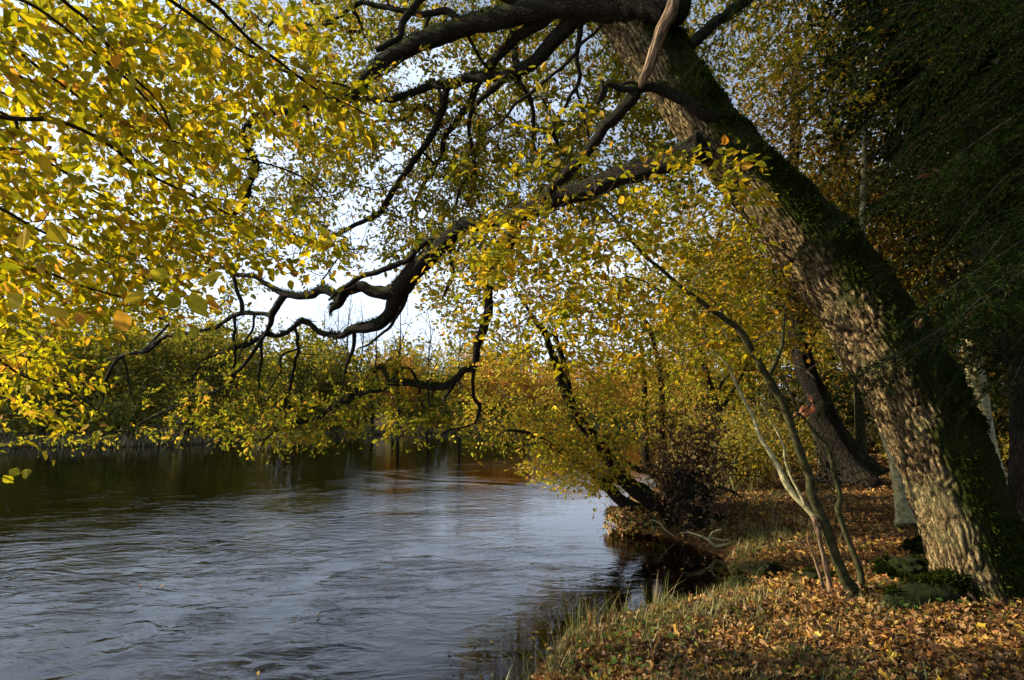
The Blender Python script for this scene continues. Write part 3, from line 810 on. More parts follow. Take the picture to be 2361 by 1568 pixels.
L(3, [(290, 800, 70), (190, 775, 85), (110, 740, 92), (50, 680, 82), (-40, 640, 78), (-130, 605, 70), (-200, 590, 60), (-270, 612, 50), (-380, 605, 42), (-470, 575, 36), (-500, 640, 30), (-555, 705, 20)], 5.2, 5.25, k=12, mb=-.1)
L(3, [(-240, 600, 22), (-300, 560, 20), (-370, 570, 22), (-430, 590, 16)], 5.15, 5.2, k=6)
L(3, [(-500, 700, 32), (-510, 620, 34), (-515, 560, 24), (-512, 540, 10)], 5.25, 5.25, k=7)
L(2, [(2050, 600, 60), (2010, 650, 72), (1960, 720, 82), (1880, 800, 86), (1800, 880, 82), (1750, 950, 76), (1650, 1080, 72), (1560, 1170, 85), (1450, 1290, 60), (1380, 1380, 40)], 6.5, 7.2, k=12)
c = L(2, [(2480, 1000, 200), (2361, 1040, 160), (2250, 1090, 142), (2100, 1150, 130), (1900, 1200, 128), (1700, 1290, 122), (1500, 1350, 120), (1300, 1430, 118), (1150, 1490, 95), (1000, 1520, 88), (850, 1545, 88), (770, 1600, 100), (680, 1690, 105), (600, 1760, 108), (520, 1840, 118), (460, 1910, 125), (410, 1980, 120), (375, 2060, 92), (345, 2140, 85), (275, 2205, 76), (180, 2235, 66), (110, 2240, 58), (20, 2280, 38), (-60, 2285, 34), (-120, 2265, 34), (-200, 2205, 30), (-260, 2195, 28), (-320, 2240, 28), (-400, 2285, 27), (-510, 2285, 25), (-600, 2340, 24), (-720, 2380, 22), (-860, 2430, 20), (-940, 2490, 17), (-990, 2570, 12), (-1000, 2620, 8)], 5.6, 9.0, k=18, mb=-.05)
L(5, [(430, 410, 110), (340, 450, 100), (250, 440, 85), (150, 405, 78), (80, 430, 72), (20, 480, 66), (-15, 530, 62), (-50, 560, 34), (-60, 600, 8)], 7.4, 7.7, k=12)
L(4, [(2330, 560, 40), (2300, 500, 60), (2260, 445, 66), (2180, 425, 62), (2130, 462, 56), (2040, 470, 52), (1940, 460, 50), (1880, 430, 42), (1800, 380, 36), (1730, 340, 32), (1600, 322, 30), (1560, 290, 28), (1480, 270, 26), (1380, 310, 22), (1250, 335, 20), (1150, 360, 17), (1000, 370, 13), (850, 385, 8)], 7.7, 9.2, k=10)
L(4, [(1940, 460, 52), (1890, 530, 52), (1850, 600, 46), (1840, 660, 36), (1800, 740, 28), (1740, 830, 26), (1680, 920, 24), (1600, 1000, 22), (1560, 1070, 20), (1460, 1120, 16), (1300, 1160, 14), (1180, 1220, 12), (1050, 1300, 8)], 8.3, 9.2, k=9)
L(4, [(1850, 620, 34), (1780, 590, 32), (1650, 590, 36), (1560, 620, 30), (1480, 680, 26), (1400, 700, 25), (1200, 740, 25), (1100, 760, 24), (950, 850, 18), (730, 900, 11)], 8.4, 9.6, k=8)
L(4, [(1645, 590, 34), (1640, 500, 30), (1610, 420, 28), (1590, 340, 28)], 8.7, 8.7, k=7)
L(5, [(700, 60, 40), (640, 85, 42), (560, 130, 42), (500, 200, 42), (400, 255, 42), (250, 310, 40), (130, 350, 36), (60, 400, 30), (0, 430, 25), (-70, 500, 16)], 7.0, 7.5, k=8)
L(5, [(480, 400, 40), (460, 450, 36), (430, 550, 28), (370, 650, 24), (280, 740, 20), (200, 800, 17), (130, 830, 9)], 7.2, 7.5, k=7)
L(5, [(120, 730, 34), (100, 820, 28), (60, 920, 24), (40, 1000, 16), (30, 1070, 8)], 7.9, 8.0, k=7)
L(5, [(1280, 0, 90), (1180, 90, 80), (1130, 150, 74), (1070, 260, 78), (1030, 350, 62), (1020, 450, 55), (1020, 550, 65), (1000, 640, 66), (970, 740, 60), (940, 820, 52), (935, 900, 52), (920, 960, 46), (850, 980, 46), (800, 1030, 48), (730, 1080, 50), (640, 1090, 50), (540, 1075, 46), (440, 1065, 43), (360, 1060, 40), (320, 990, 31), (280, 960, 28), (230, 990, 26), (150, 1070, 32), (70, 1170, 44), (0, 1200, 44), (-60, 1240, 36), (-110, 1280, 28), (-200, 1320, 25), (-310, 1345, 20), (-420, 1390, 15), (-500, 1450, 12), (-540, 1530, 8)], 6.5, 8.6, k=12)
L(5, [(350, 1060, 36), (280, 1115, 30), (180, 1130, 25), (60, 1190, 30)], 7.9, 8.2, k=7)
L(5, [(925, 960, 34), (912, 1040, 26), (910, 1110, 24), (930, 1180, 28), (965, 1225, 28), (950, 1290, 20), (900, 1350, 13), (740, 1390, 14), (690, 1440, 12), (650, 1490, 8)], 7.2, 7.6, k=7)
L(5, [(790, 1045, 40), (750, 1120, 28), (720, 1190, 8)], 7.3, 7.3, k=7)
L(5, [(365, 1045, 30), (400, 980, 22), (470, 965, 20), (520, 1010, 20), (545, 1090, 18), (550, 1180, 14), (600, 1250, 8)], 7.8, 8, k=6)
L(5, [(820, 110, 22), (760, 220, 24), (780, 310, 28), (750, 400, 26), (700, 490, 10)], 6.9, 7.0, k=6)
L(4, [(2030, 710, 26), (2030, 850, 23), (2000, 970, 19), (1970, 1090, 16), (1930, 1250, 9)], 8.2, 8.3, k=6, wig=.06)
L(4, [(1780, 770, 24), (1780, 900, 22), (1762, 1000, 17), (1760, 1110, 8)], 8.5, 8.6, k=6, wig=.06)
L(4, [(1595, 600, 24), (1600, 820, 22), (1598, 900, 20), (1560, 1080, 16), (1558, 1190, 8)], 8.8, 8.9, k=6, wig=.06)
L(4, [(1730, 620, 20), (1720, 700, 16), (1660, 790, 14), (1630, 900, 10)], 8.6, 8.7, k=6)
L(4, [(2000, 830, 16), (1920, 880, 16), (1900, 1000, 12), (1830, 1120, 8)], 8.3, 8.4, k=6)
L(4, [(1100, 770, 24), (1000, 845, 26), (830, 880, 24), (740, 1000, 20), (708, 1100, 15), (700, 1200, 8)], 9.2, 9.4, k=6)
L(4, [(830, 875, 18), (870, 980, 15), (880, 1100, 10), (930, 1210, 6)], 9.4, 9.4, k=6)
L(4, [(1560, 1080, 16), (1400, 1150, 12), (1200, 1220, 10), (1000, 1310, 8), (870, 1400, 5)], 9.0, 9.4, k=6)
# the high limbs that carry the crown above the frame and over the bank
L(0, [(1440, -20, 50), (1300, -130, 44), (1100, -210, 38), (850, -260, 30), (600, -240, 24), (380, -180, 18)], 6.8, 9.5, k=10)
L(0, [(1400, -120, 46), (1440, -260, 40), (1560, -400, 32), (1750, -520, 24), (1950, -560, 16)], 6.9, 8.5, k=10)
L(0, [(1560, 140, 30), (1640, 60, 26), (1760, -30, 22), (1860, -140, 16), (1950, -260, 10)], 6.3, 8.0, k=8)
L(2, [(1310, 30, 60), (1000, -60, 50), (700, -100, 42), (560, 0, 50), (470, 100, 50), (430, 180, 46), (410, 260, 40), (330, 300, 46), (250, 340, 40)], 7.4, 7.2, k=9)
L(2, [(850, 120, 60), (740, 80, 50), (600, 95, 44), (460, 80, 42), (300, 45, 38), (160, 20, 34), (80, 60, 28), (0, 110, 24), (-90, 150, 12)], 7.1, 7.6, k=8)
L(2, [(1240, 540, 50), (1210, 430, 50), (1200, 330, 46), (1180, 180, 44), (1190, 40, 40), (1200, -80, 30)], 7.2, 8, k=8)
L(2, [(870, 230, 26), (920, 320, 26), (970, 410, 24), (1040, 500, 20)], 6.9, 7.1, k=6)
DEAD = L(2, [(2320, -120, 72), (2290, -10, 74), (2250, 100, 82), (2200, 200, 78), (2155, 330, 68), (2115, 450, 62), (2075, 545, 52), (2055, 600, 22)], 5.05, 5.15, k=14, mat=M_DEADLIMB, knob=.12)

osk = Skel(11)
osk.limb(tc_, 8, skip=.72)
ln = 0
for c in S:
    osk.limb(c, 3, skip=.12, base_len=np.linalg.norm(c[0, :3] - tc_[-80, :3]) * .6)
r = np.random.default_rng(21)
blobs = [  # u, v, ru, rv, weight, depth from, to
    (1000, 120, 330, 230, 1.0, 7.0, 11), (1250, 260, 300, 240, 1.1, 7.5, 11.5), (900, 380, 280, 220, 1.0, 7.5, 11), (1150, 480, 250, 160, 1.2, 7.5, 11),
    (650, 200, 300, 260, 1.0, 8, 12), (420, 420, 330, 200, .8, 8.5, 12), (620, 560, 260, 110, .9, 8.5, 11.5), (300, 650, 320, 110, .9, 9, 12),
    (1450, 120, 160, 160, .9, 7.5, 10), (1420, 350, 180, 150, 1.0, 7, 10), (1660, 60, 200, 130, .9, 8, 11), (1780, -250, 420, 220, .7, 6, 11), (900, -250, 700, 200, .9, 6.5, 12), (250, 150, 260, 200, .4, 9, 12),
    (640, 870, 230, 90, .22, 8.2, 10), (750, 930, 150, 60, .6, 8, 9.2), (520, 950, 150, 50, .5, 8.8, 9.8), (440, 985, 120, 30, .5, 8.8, 9.6), (640, 1000, 130, 35, .8, 8.3, 9.2), (730, 980, 110, 40, .6, 8, 8.8),
    (930, 870, 110, 60, .7, 7.4, 8.6), (1000, 930, 100, 50, .6, 7.2, 8.2), (950, 980, 90, 40, .9, 7.2, 8), (1010, 1000, 70, 30, .8, 7.2, 7.8), (1120, 1000, 60, 30, .5, 7.2, 7.8), (150, 1000, 130, 25, .5, 9, 10.5), (330, 900, 150, 40, .15, 9, 10)]
tg = sample(blobs, 4600, r)
ends = osk.grow(tg, bias=.22, step=.22, wob=.07)
osk.twigs('twigs', M_TWIG, oak, rtip=.0028, rpow=.48, rmax=.05, k=4)
p, d, n, s = sprays(ends, r, 13, .34, .066, flat=.35, droop=.25, zigzag=.9)
p2, d2, n2, s2 = sprays(ends, r, 8, .5, .062, flat=.2, droop=.3, zigzag=1.0)
p2 = p2 + r.normal(0, .07, p2.shape)
p = np.vstack([p, p2]); d = np.vstack([d, d2]); n = np.vstack([n, n2]); s = np.concatenate([s, s2])
leaves('crown', T_OAK, p, d, n, s, jcol(len(p), PAL_OAK, [.32, .34, .18, .10, .06], .18, r), M_LEAF, oak)

bsk = Skel(12)
for c in S: bsk.limb(c, 2, skip=.1)
tgb = sample([(620, 880, 260, 90, 1, 8.0, 9.4), (880, 900, 150, 80, 1, 7.4, 8.6), (330, 880, 130, 90, .7, 9, 9.8), (700, 1000, 150, 40, .7, 8, 9), (520, 700, 150, 60, .5, 8.4, 9.2), (720, 480, 250, 160, 1.1, 7.8, 9.5), (980, 350, 200, 160, 1.0, 7, 9)], 850, r, holes=False)
bsk.grow(tgb, bias=.15, step=.1, wob=.05, sag=.25, maxd=1.2)
bsk.twigs('bare_twigs', M_TWIG, oak, rtip=.0032, rpow=.42, rmax=.014, k=4)

# moss tufts and ferns on the trunk and boughs
def moss_tufts(name, V, Nn, M, n, parent, thr=.45, length=.028, r=np.random.default_rng(17), pal=None):
    pr = np.clip(M - thr, 0, 1) ** 1.0
    vis = fbm2(V[:, 0] * 4, V[:, 2] * 4 + V[:, 1] * 3, 3, 8)
    pr = pr * (vis > .02)
    pr = pr / pr.sum(); k = r.choice(len(V), n, p=pr)
    pos = V[k] + r.normal(0, .012, (n, 3)); nn = Nn[k]
    d = nrm(nn + r.normal(0, .5, (n, 3)) + np.array([0, 0, -.35]))
    c = jcol(n, pal or [(.03, .045, .006), (.06, .070, .010), (.015, .022, .004)], [.5, .25, .25], .25, r)
    return leaves(name, T_FIB, pos - nn * .004, d, nrm(r.normal(0, 1, (n, 3))), length * r.uniform(.5, 1.5, n), c, M_MOSSB, parent)

moss_tufts('moss', TV, TN, TM, 70000, oak, .5, .032)
for V_, N_, M_, a_ in LM: moss_tufts('moss', V_, N_, M_, int(420 * a_) + 60, oak, .36, .030)
mr = [(2100, 1310, 3.35, 4.95, .34), (2052, 1330, 0, 0, .2)]
# mossy buttress roots at the foot
for (uv, rr) in [([(2280, 1340, 130), (2170, 1335, 90), (2090, 1345, 60), (2040, 1362, 35)], 5), ([(2300, 1260, 120), (2190, 1285, 85), (2130, 1292, 66), (2075, 1310, 40)], 6), ([(2330, 1300, 150), (2370, 1380, 130), (2290, 1420, 90), (2225, 1415, 40)], 7)]:
    c = catmull([(*P(u, v, 4.75 + .1 * (rr - 5)), ww * .42 * 4.8 / F) for u, v, ww in uv], .04)
    c[:, 2] = np.array([gh(a, b) + .05 for a, b in c[:, :2]])
    o, v_, n_, m_ = tube('root', c, M_MOSSY, oak, k=22, knob=.45, mossbias=.5, seed=rr)
    moss_tufts('moss', v_, n_, np.clip(n_[:, 2] * .5 + .5, 0, 1), 7000, oak, .25, .04, pal=[(.018, .028, .005), (.035, .045, .008), (.010, .016, .004)])

# ================================================================== overhanging elm sprays from the upper left
elm = empty('elm_tree', (-3.6, -.6, gh(-3.6, -.6)), 'elm with thin dark boughs and big serrated yellow-green leaves hanging across the upper left', 'tree')
e_tr = catmull([(-3.6, -.6, .3, .16), (-3.5, -.5, 2.2, .14), (-3.35, -.3, 4.2, .12), (-3.3, 0, 6.2, .09), (-3.2, .3, 8, .05)], .1)
tube('trunk', e_tr, M_DARK, elm, k=14, knob=.12)
E = []
def EL(pts, dd):
    q = [(*P(u, v, d), max(.003, w * .5 * d / F)) for (u, v, w), d in zip(pts, np.linspace(*dd, len(pts)))]
    c = catmull(q, .06); tube('branch', c, M_TWIG, elm, k=7, knob=.12, seed=len(E)); E.append(c)
EL([(-900, 150, 20), (-400, 240, 14), (-60, 262, 12), (35, 274, 11), (120, 277, 10), (190, 300, 9), (260, 340, 8), (330, 395, 7), (420, 440, 6), (510, 485, 5), (600, 530, 4)], (1.7, 4.6))
EL([(36, 276, 7), (45, 310, 7), (75, 355, 6), (130, 385, 5.5), (190, 425, 5), (250, 460, 4), (330, 510, 3)], (2.6, 4.2))
EL([(-500, -260, 14), (-100, -60, 10), (60, 5, 8), (130, 50, 7), (210, 115, 6.5), (290, 180, 6), (360, 255, 5), (400, 310, 4), (410, 370, 3)], (2.2, 4.2))
EL([(-300, -330, 14), (20, -120, 11), (150, 5, 9), (200, 45, 8), (250, 105, 7), (310, 180, 6), (370, 240, 5), (400, 310, 4)], (2.0, 3.8))
EL([(-100, -420, 16), (250, -160, 12), (480, 0, 10), (530, 45, 9), (580, 95, 8), (640, 140, 7), (720, 200, 5), (790, 235, 4), (860, 270, 3)], (2.4, 4.6))
EL([(-500, 300, 12), (-100, 440, 8), (0, 480, 7), (70, 520, 6), (150, 560, 5), (260, 610, 4), (360, 650, 3), (450, 690, 3)], (2.2, 4.4))
EL([(-500, 420, 12), (-100, 560, 8), (0, 610, 6), (100, 625, 6), (190, 660, 5), (300, 690, 4), (400, 715, 3)], (2.4, 4.6))
EL([(-500, -20, 14), (-120, 60, 9), (0, 90, 8), (100, 165, 7), (190, 230, 6), (260, 290, 5), (340, 370, 4), (480, 450, 3), (560, 500, 3)], (2.3, 4.8))
EL([(-500, 560, 12), (-120, 740, 8), (0, 830, 6), (60, 870, 5), (160, 900, 4), (230, 950, 3)], (3.2, 5.6))
EL([(-600, -100, 14), (-100, 120, 9), (100, 200, 7), (300, 300, 6), (500, 350, 5), (680, 400, 4), (760, 470, 3)], (2.6, 5.4))
EL([(-500, 760, 12), (-160, 1050, 6), (-40, 1085, 5), (10, 1097, 4), (50, 1095, 2)], (2.4, 2.7))
EL([(-100, -300, 16), (300, -60, 11), (420, 20, 9), (560, 120, 7), (700, 180, 6), (800, 200, 5), (900, 260, 4), (950, 290, 3)], (2.8, 5.6))
for c in E:
    if True:
        a = e_tr[np.argmin(np.abs(e_tr[:, 2] - min(7.0, max(1.6, c[0, 2] + .1))))]
        q = catmull([(a[0], a[1], a[2], c[0, 3] * 1.5), ((a[0] + c[0, 0]) / 2, (a[1] + c[0, 1]) / 2, (a[2] + c[0, 2]) / 2 + .1, c[0, 3] * 1.2), tuple(c[0])], .1)
        tube('branch', q, M_TWIG, elm, k=7, knob=.1)
esk = Skel(31)
for c in E: esk.limb(c, 2, skip=.3, base_len=1.0)
r = np.random.default_rng(5)
blobs = [(150, 100, 230, 150, 1.0, 2.6, 4.4), (380, 160, 230, 170, 1.1, 3.0, 5), (120, 300, 200, 130, .9, 2.4, 4.6), (350, 340, 230, 110, 1.0, 3.2, 5), (600, 130, 190, 130, 1.1, 3.6, 5.2),
         (720, 250, 150, 90, 1.5, 4.0, 5.4), (840, 280, 110, 55, 1.8, 4.2, 5.4), (560, 280, 180, 110, 1.0, 3.8, 5.4), (200, 480, 280, 110, 1.3, 3.2, 5.2), (480, 480, 170, 90, 1.1, 3.8, 5.4), (680, 560, 150, 60, 1.5, 4.4, 5.6), (420, 580, 200, 80, 1.2, 3.6, 5.4),
         (160, 640, 240, 90, 1.4, 3.2, 5.4), (330, 690, 170, 60, 1.3, 3.6, 5.2), (110, 800, 150, 70, 1.6, 4.6, 6.2), (90, 900, 130, 70, 1.5, 5, 6.5), (170, 950, 90, 40, 1.2, 5.4, 6.4), (20, 720, 80, 200, 1.3, 3.5, 6), (-300, 400, 300, 500, .55, 2.2, 5), (200, -200, 500, 200, .5, 2.8, 5), (60, 1000, 90, 30, .8, 5.4, 6.4), (30, 560, 90, 120, 1.2, 2.8, 5)]
HO = list(HOLES)
HOLES[:] = [(640, 370, 60, 70, .97), (250, 395, 90, 45, .92), (180, 350, 50, 30, .6), (845, 700, 90, 70, 1), (560, 420, 50, 40, .5), (60, 200, 26, 22, .6), (370, 120, 26, 30, .4), (540, 380, 40, 26, .6), (95, 470, 36, 20, .5), (440, 400, 40, 26, .5), (170, 585, 50, 18, .5), (230, 150, 30, 26, .5), (30, 400, 40, 20, .5)]
tg = sample(blobs, 820, r)
ends = esk.grow(tg, bias=.12, step=.2, wob=.03, sag=.1)
esk.twigs('twigs', M_TWIG, elm, rtip=.0016, rpow=.45, rmax=.012, k=4)
p, d, n, s = sprays(ends, r, 13, .6, .065, flat=.6, droop=.22, zigzag=.75, hang=.28, dirmix=(.5, .35, -.12))
c_ = jcol(len(p), PAL_ELM, [.38, .33, .14, .09, .05, .02], .15, r)
leaves('crown', T_OVATE, p, d, n, s, c_, M_LEAF, elm)
# the nearest few hanging leaves, large in the picture
big = [(58, 545, 55, 1.9, 80), (115, 535, 60, 1.9, 70), (440, 700, 62, 2.2, 60), (455, 680, 58, 2.25, -30), (270, 735, 50, 2.3, 70), (285, 715, 50, 2.35, -20), (412, 770, 36, 2.6, 85), (445, 762, 36, 2.6, 70), (95, 735, 50, 2.2, 10), (130, 740, 44, 2.3, 60), (170, 738, 40, 2.3, 30),
       (20, 700, 50, 2.0, 30), (410, 690, 46, 2.3, 120), (345, 640, 40, 2.4, 20), (1183, 178, 24, 3.6, 60), (1135, 238, 26, 3.6, 70), (1222, 120, 28, 3.6, 95), (1246, 172, 26, 3.6, 170), (1135, 270, 24, 3.6, 10), (20, 1095, 26, 2.65, 20), (48, 1100, 26, 2.7, 0), (8, 1105, 24, 2.6, 70), (60, 1092, 22, 2.7, 50)]
bp, bd, bn, bs = [], [], [], []
for u, v, L_, dep, an in big[:14] + big[19:]:
    bp.append(P(u, v - L_ * .4, dep)); a = R(an)
    bd.append(RT * math.cos(a) - UPV * math.sin(a) + FW * r.normal(0, .25)); bn.append(-FW + UPV * .6 + RT * r.normal(0, .4)); bs.append(L_ * dep / F * 1.15)
leaves('near_leaves', T_OVATE2, np.array(bp), np.array(bd), np.array(bn), np.array(bs), jcol(len(bp), PAL_ELM, [.3, .3, .2, .15, .05, 0], .1, r), M_LEAF, elm)
HOLES[:] = HO

# ================================================================== multi-stemmed young hornbeam in front of the oak
hb = empty('hornbeam_tree', G(1975, 1345, .5), 'slender many-stemmed hornbeam left of the leaning oak, stems splitting low and leaning left', 'tree')
H = []
def HL(tile, pts, d0, d1, name='stem', k=10, mat=M_SMOOTH, **kw):
    c = stroke(tile, pts, d0, d1, .05, .86); tube(name, c, mat, hb, k=k, knob=.12, wig=.01, seed=len(H) + 40, mossbias=kw.get('mb', -.05)); H.append(c)
HL(8, [(1210, 1000, 110), (1180, 930, 98), (1130, 850, 84), (1080, 720, 76), (1040, 600, 72), (1000, 480, 76), (950, 380, 76), (910, 280, 70), (900, 180, 66), (860, 80, 62), (825, -20, 62), (770, -174, 60), (720, -324, 62), (660, -424, 60), (600, -524, 60), (540, -624, 55), (480, -724, 55), (440, -804, 54), (340, -884, 46), (240, -954, 44), (150, -1024, 40), (60, -1084, 36), (0, -1134, 34), (-110, -1234, 31), (-206, -1314, 29), (-290, -1400, 27), (-350, -1470, 25), (-386, -1530, 22), (-480, -1630, 18), (-580, -1710, 17), (-700, -1730, 15), (-820, -1800, 13), (-900, -1920, 10)], 5.35, 5.0, k=14, mb=.02)
HL(6, [(630, 1000, 44), (680, 900, 36), (710, 800, 30), (725, 700, 20), (730, 560, 10)], 5.3, 5.3, k=8)
HL(8, [(990, 500, 60), (930, 440, 54), (880, 390, 52), (800, 310, 50), (740, 220, 49), (700, 140, 46), (650, 50, 40), (610, -20, 36), (560, -100, 34), (510, -240, 30), (440, -370, 28), (390, -480, 25), (330, -600, 20), (230, -690, 15), (180, -780, 8)], 5.35, 5.9, k=9, mat=M_PALE, mb=-.3)
HL(8, [(930, 450, 60), (945, 520, 42), (965, 590, 37), (985, 680, 35), (1010, 780, 36), (1030, 880, 42), (1040, 960, 50)], 5.3, 5.3, k=8, mat=M_DEADLIMB)
HL(8, [(880, 560, 10), (940, 760, 22), (975, 860, 28), (990, 930, 34)], 5.25, 5.25, k=7, mat=M_DEADLIMB)
HL(8, [(1265, 1010, 76), (1255, 930, 62), (1240, 820, 52), (1200, 700, 46), (1150, 580, 41), (1110, 460, 39), (1095, 390, 50), (1105, 320, 37), (1080, 200, 36), (1050, 80, 34), (1020, -20, 30), (960, -100, 26), (880, -190, 23), (800, -320, 20), (700, -540, 12)], 5.45, 5.8, k=9)
HL(8, [(870, 380, 26), (820, 270, 22), (770, 170, 20), (730, 60, 22), (720, -40, 18), (640, -200, 13), (560, -330, 10)], 5.35, 5.6, k=7, mat=M_PALE, mb=-.3)
HL(2, [(1740, 1350, 14), (1850, 1290, 11), (1900, 1200, 9), (1960, 1150, 6)], 4.95, 4.8, k=5)
hsk = Skel(41)
for c in H[:3] + H[5:7]: hsk.limb(c, 3, skip=.42, base_len=1)
r = np.random.default_rng(6)
blobs = [(1250, 350, 200, 110, .2, 4.0, 5.6), (1300, 450, 280, 110, .35, 4.2, 6), (1380, 560, 320, 120, 1.0, 4.4, 6.5), (1250, 660, 220, 110, .9, 4.6, 6.5), (1500, 640, 260, 130, 1.1, 4.6, 6.5), (1150, 560, 200, 90, .7, 4.4, 6), (1520, 760, 260, 110, .9, 4.8, 7), (1620, 420, 150, 100, .7, 4.3, 5.0), (1700, 620, 130, 120, .7, 4.8, 6),
         (1330, 800, 200, 90, .7, 5, 7), (1750, 760, 110, 90, .5, 5, 6), (1130, 780, 130, 70, .5, 5, 6.5), (1180, 230, 90, 110, .12, 3.6, 4.4)]
tg = sample(blobs, 560, r)
ends = hsk.grow(tg, bias=.1, step=.2, wob=.03, sag=.05)
hsk.twigs('twigs', M_TWIGP, hb, rtip=.0018, rpow=.45, rmax=.014, k=4)
p, d, n, s = sprays(ends, r, 9, .5, .062, flat=.72, droop=.15, zigzag=.8, hang=.1)
leaves('crown', T_OVATE, p, d, n, s, jcol(len(p), PAL_BEECH, [.36, .30, .2, .06, .08], .14, r), M_LEAF, hb)
bp, bd, bn, bs = [], [], [], []
# bare twigs among the stems, and the curl of dead leaves caught on one
tg = sample([(1800, 850, 110, 110, 1, 5, 6), (1700, 1000, 70, 60, .4, 5, 6), (1850, 1000, 60, 60, .4, 5.2, 5.8)], 70, r, holes=False)
h2 = Skel(43)
for c in H[:7]: h2.limb(c, 3, skip=.1)
h2.grow(tg, bias=.05, step=.12, wob=.04); h2.twigs('bare_twigs', M_TWIGP, hb, rtip=.0022, rpow=.4, rmax=.01, k=4)
n_ = 14; pc = P(1862, 950, 5.5); pos = pc + r.normal(0, 1, (n_, 3)) * np.array([.035, .03, .06])
leaves('dead_leaves', T_DRY, pos, nrm(r.normal(0, 1, (n_, 3)) + np.array([0, 0, -1])), r.normal(0, 1, (n_, 3)), r.uniform(.06, .1, n_), jcol(n_, [(.50, .22, .10)], [1], .15, r), M_LEAFD, hb)
PAL_IN_SHADE = [(.17, .115, .010), (.10, .09, .008), (.27, .165, .014), (.18, .09, .012), (.06, .065, .008)]  # inner-wood leaf colours darkened to stand in for woodland shade
# ================================================================== alder clump leaning out from the water's edge
ald = empty('alder_tree', P(1530, 1185, 10.3), 'clump of leaning alder stems at the water edge, hung with small golden leaves', 'tree')
A = []
def AL(tile, pts, d0, d1, parent=ald, store=A, mat=M_LIMB, k=10, name='stem', mb=-.05):
    c = stroke(tile, pts, d0, d1, .12); tube(name, c, mat, parent, k=k, knob=.16, wig=.03, seed=len(store) + 60, mossbias=mb); store.append(c); return c
AL(5, [(2300, 1990, 120), (2200, 1944, 95), (2080, 1844, 102), (1980, 1754, 108), (1900, 1674, 108), (1850, 1594, 92), (1800, 1524, 82), (1740, 1430, 76), (1680, 1370, 74), (1620, 1290, 66), (1570, 1200, 60), (1530, 1100, 60), (1490, 980, 55), (1460, 880, 50), (1430, 800, 45), (1400, 720, 40), (1340, 650, 30), (1290, 560, 24), (1230, 460, 16), (1190, 380, 10)], 10.3, 9.6, k=14)
AL(7, [(2100, 430, 90), (2010, 390, 80), (1940, 350, 80), (1860, 270, 80), (1780, 210, 60), (1720, 150, 44), (1650, 100, 40), (1550, 30, 38), (1450, -34, 34), (1330, -104, 28), (1200, -134, 18), (1060, -150, 9)], 10.4, 9.6, k=12)
AL(7, [(2150, 330, 80), (2060, 250, 62), (1960, 222, 52), (1880, 205, 48), (1790, 196, 36)], 10.6, 10.1)
AL(5, [(1610, 1250, 50), (1580, 1150, 40), (1550, 1020, 40), (1520, 870, 36), (1480, 740, 22)], 10.1, 10.0)
AL(7, [(2220, 260, 60), (2170, 160, 50), (2050, 130, 44), (1970, 90, 40), (1900, 20, 30), (1850, -60, 16)], 11, 11, mat=M_SMOOTH)
AL(5, [(2150, 1700, 60), (2105, 1620, 56), (2085, 1540, 50), (2085, 1400, 46), (2080, 1200, 44), (2080, 1000, 40), (2070, 920, 32), (2055, 820, 24), (2020, 700, 14)], 11.5, 11.5)
AL(5, [(2260, 1700, 50), (2230, 1600, 44), (2218, 1500, 40), (2200, 1350, 38), (2205, 1150, 40), (2180, 950, 38), (2150, 800, 32), (2110, 680, 28), (2060, 600, 20), (1990, 520, 10)], 11.5, 11.2)
ask = Skel(51)
for i, c in enumerate(A): ask.limb(c, 2, skip=.45 if i in (0, 5, 6) else .5, base_len=1)
r = np.random.default_rng(8)
blobs = [(1290, 880, 230, 90, 1.1, 9, 12), (1200, 960, 170, 50, 1.1, 9, 11), (1330, 960, 150, 60, .9, 9, 11.5), (1450, 900, 170, 120, .9, 9.5, 12), (1560, 950, 100, 110, .5, 11, 13), (1280, 1020, 110, 30, .8, 9, 10.4),
         (1330, 1075, 130, 40, 1.7, 9.2, 10.6), (1280, 1060, 80, 30, 1.2, 9.2, 10.2), (1380, 1100, 90, 26, 1.6, 9.4, 10.4), (1400, 760, 230, 120, .9, 9.5, 12), (1150, 700, 170, 120, .9, 9, 12), (1050, 620, 120, 100, .8, 9, 12), (1100, 820, 140, 70, 1.0, 9, 11.5), (1500, 600, 260, 160, .8, 10, 13), (1360, 1000, 140, 60, .8, 9.2, 10.8)]
tg = sample(blobs, 1250, r)
ends = ask.grow(tg, bias=.12, step=.4, wob=.06)
ask.twigs('twigs', M_TWIGP, ald, rtip=.003, rpow=.45, rmax=.03, k=3)
p, d, n, s = sprays(ends, r, 16, .75, .07, flat=.5, droop=.15, zigzag=.9)
p = p + r.normal(0, .05, p.shape)
leaves('crown', T_OVLOW, p, d, n, s, jcol(len(p), PAL_ALDER, [.4, .2, .3, .1], .15, r), M_LEAF, ald)

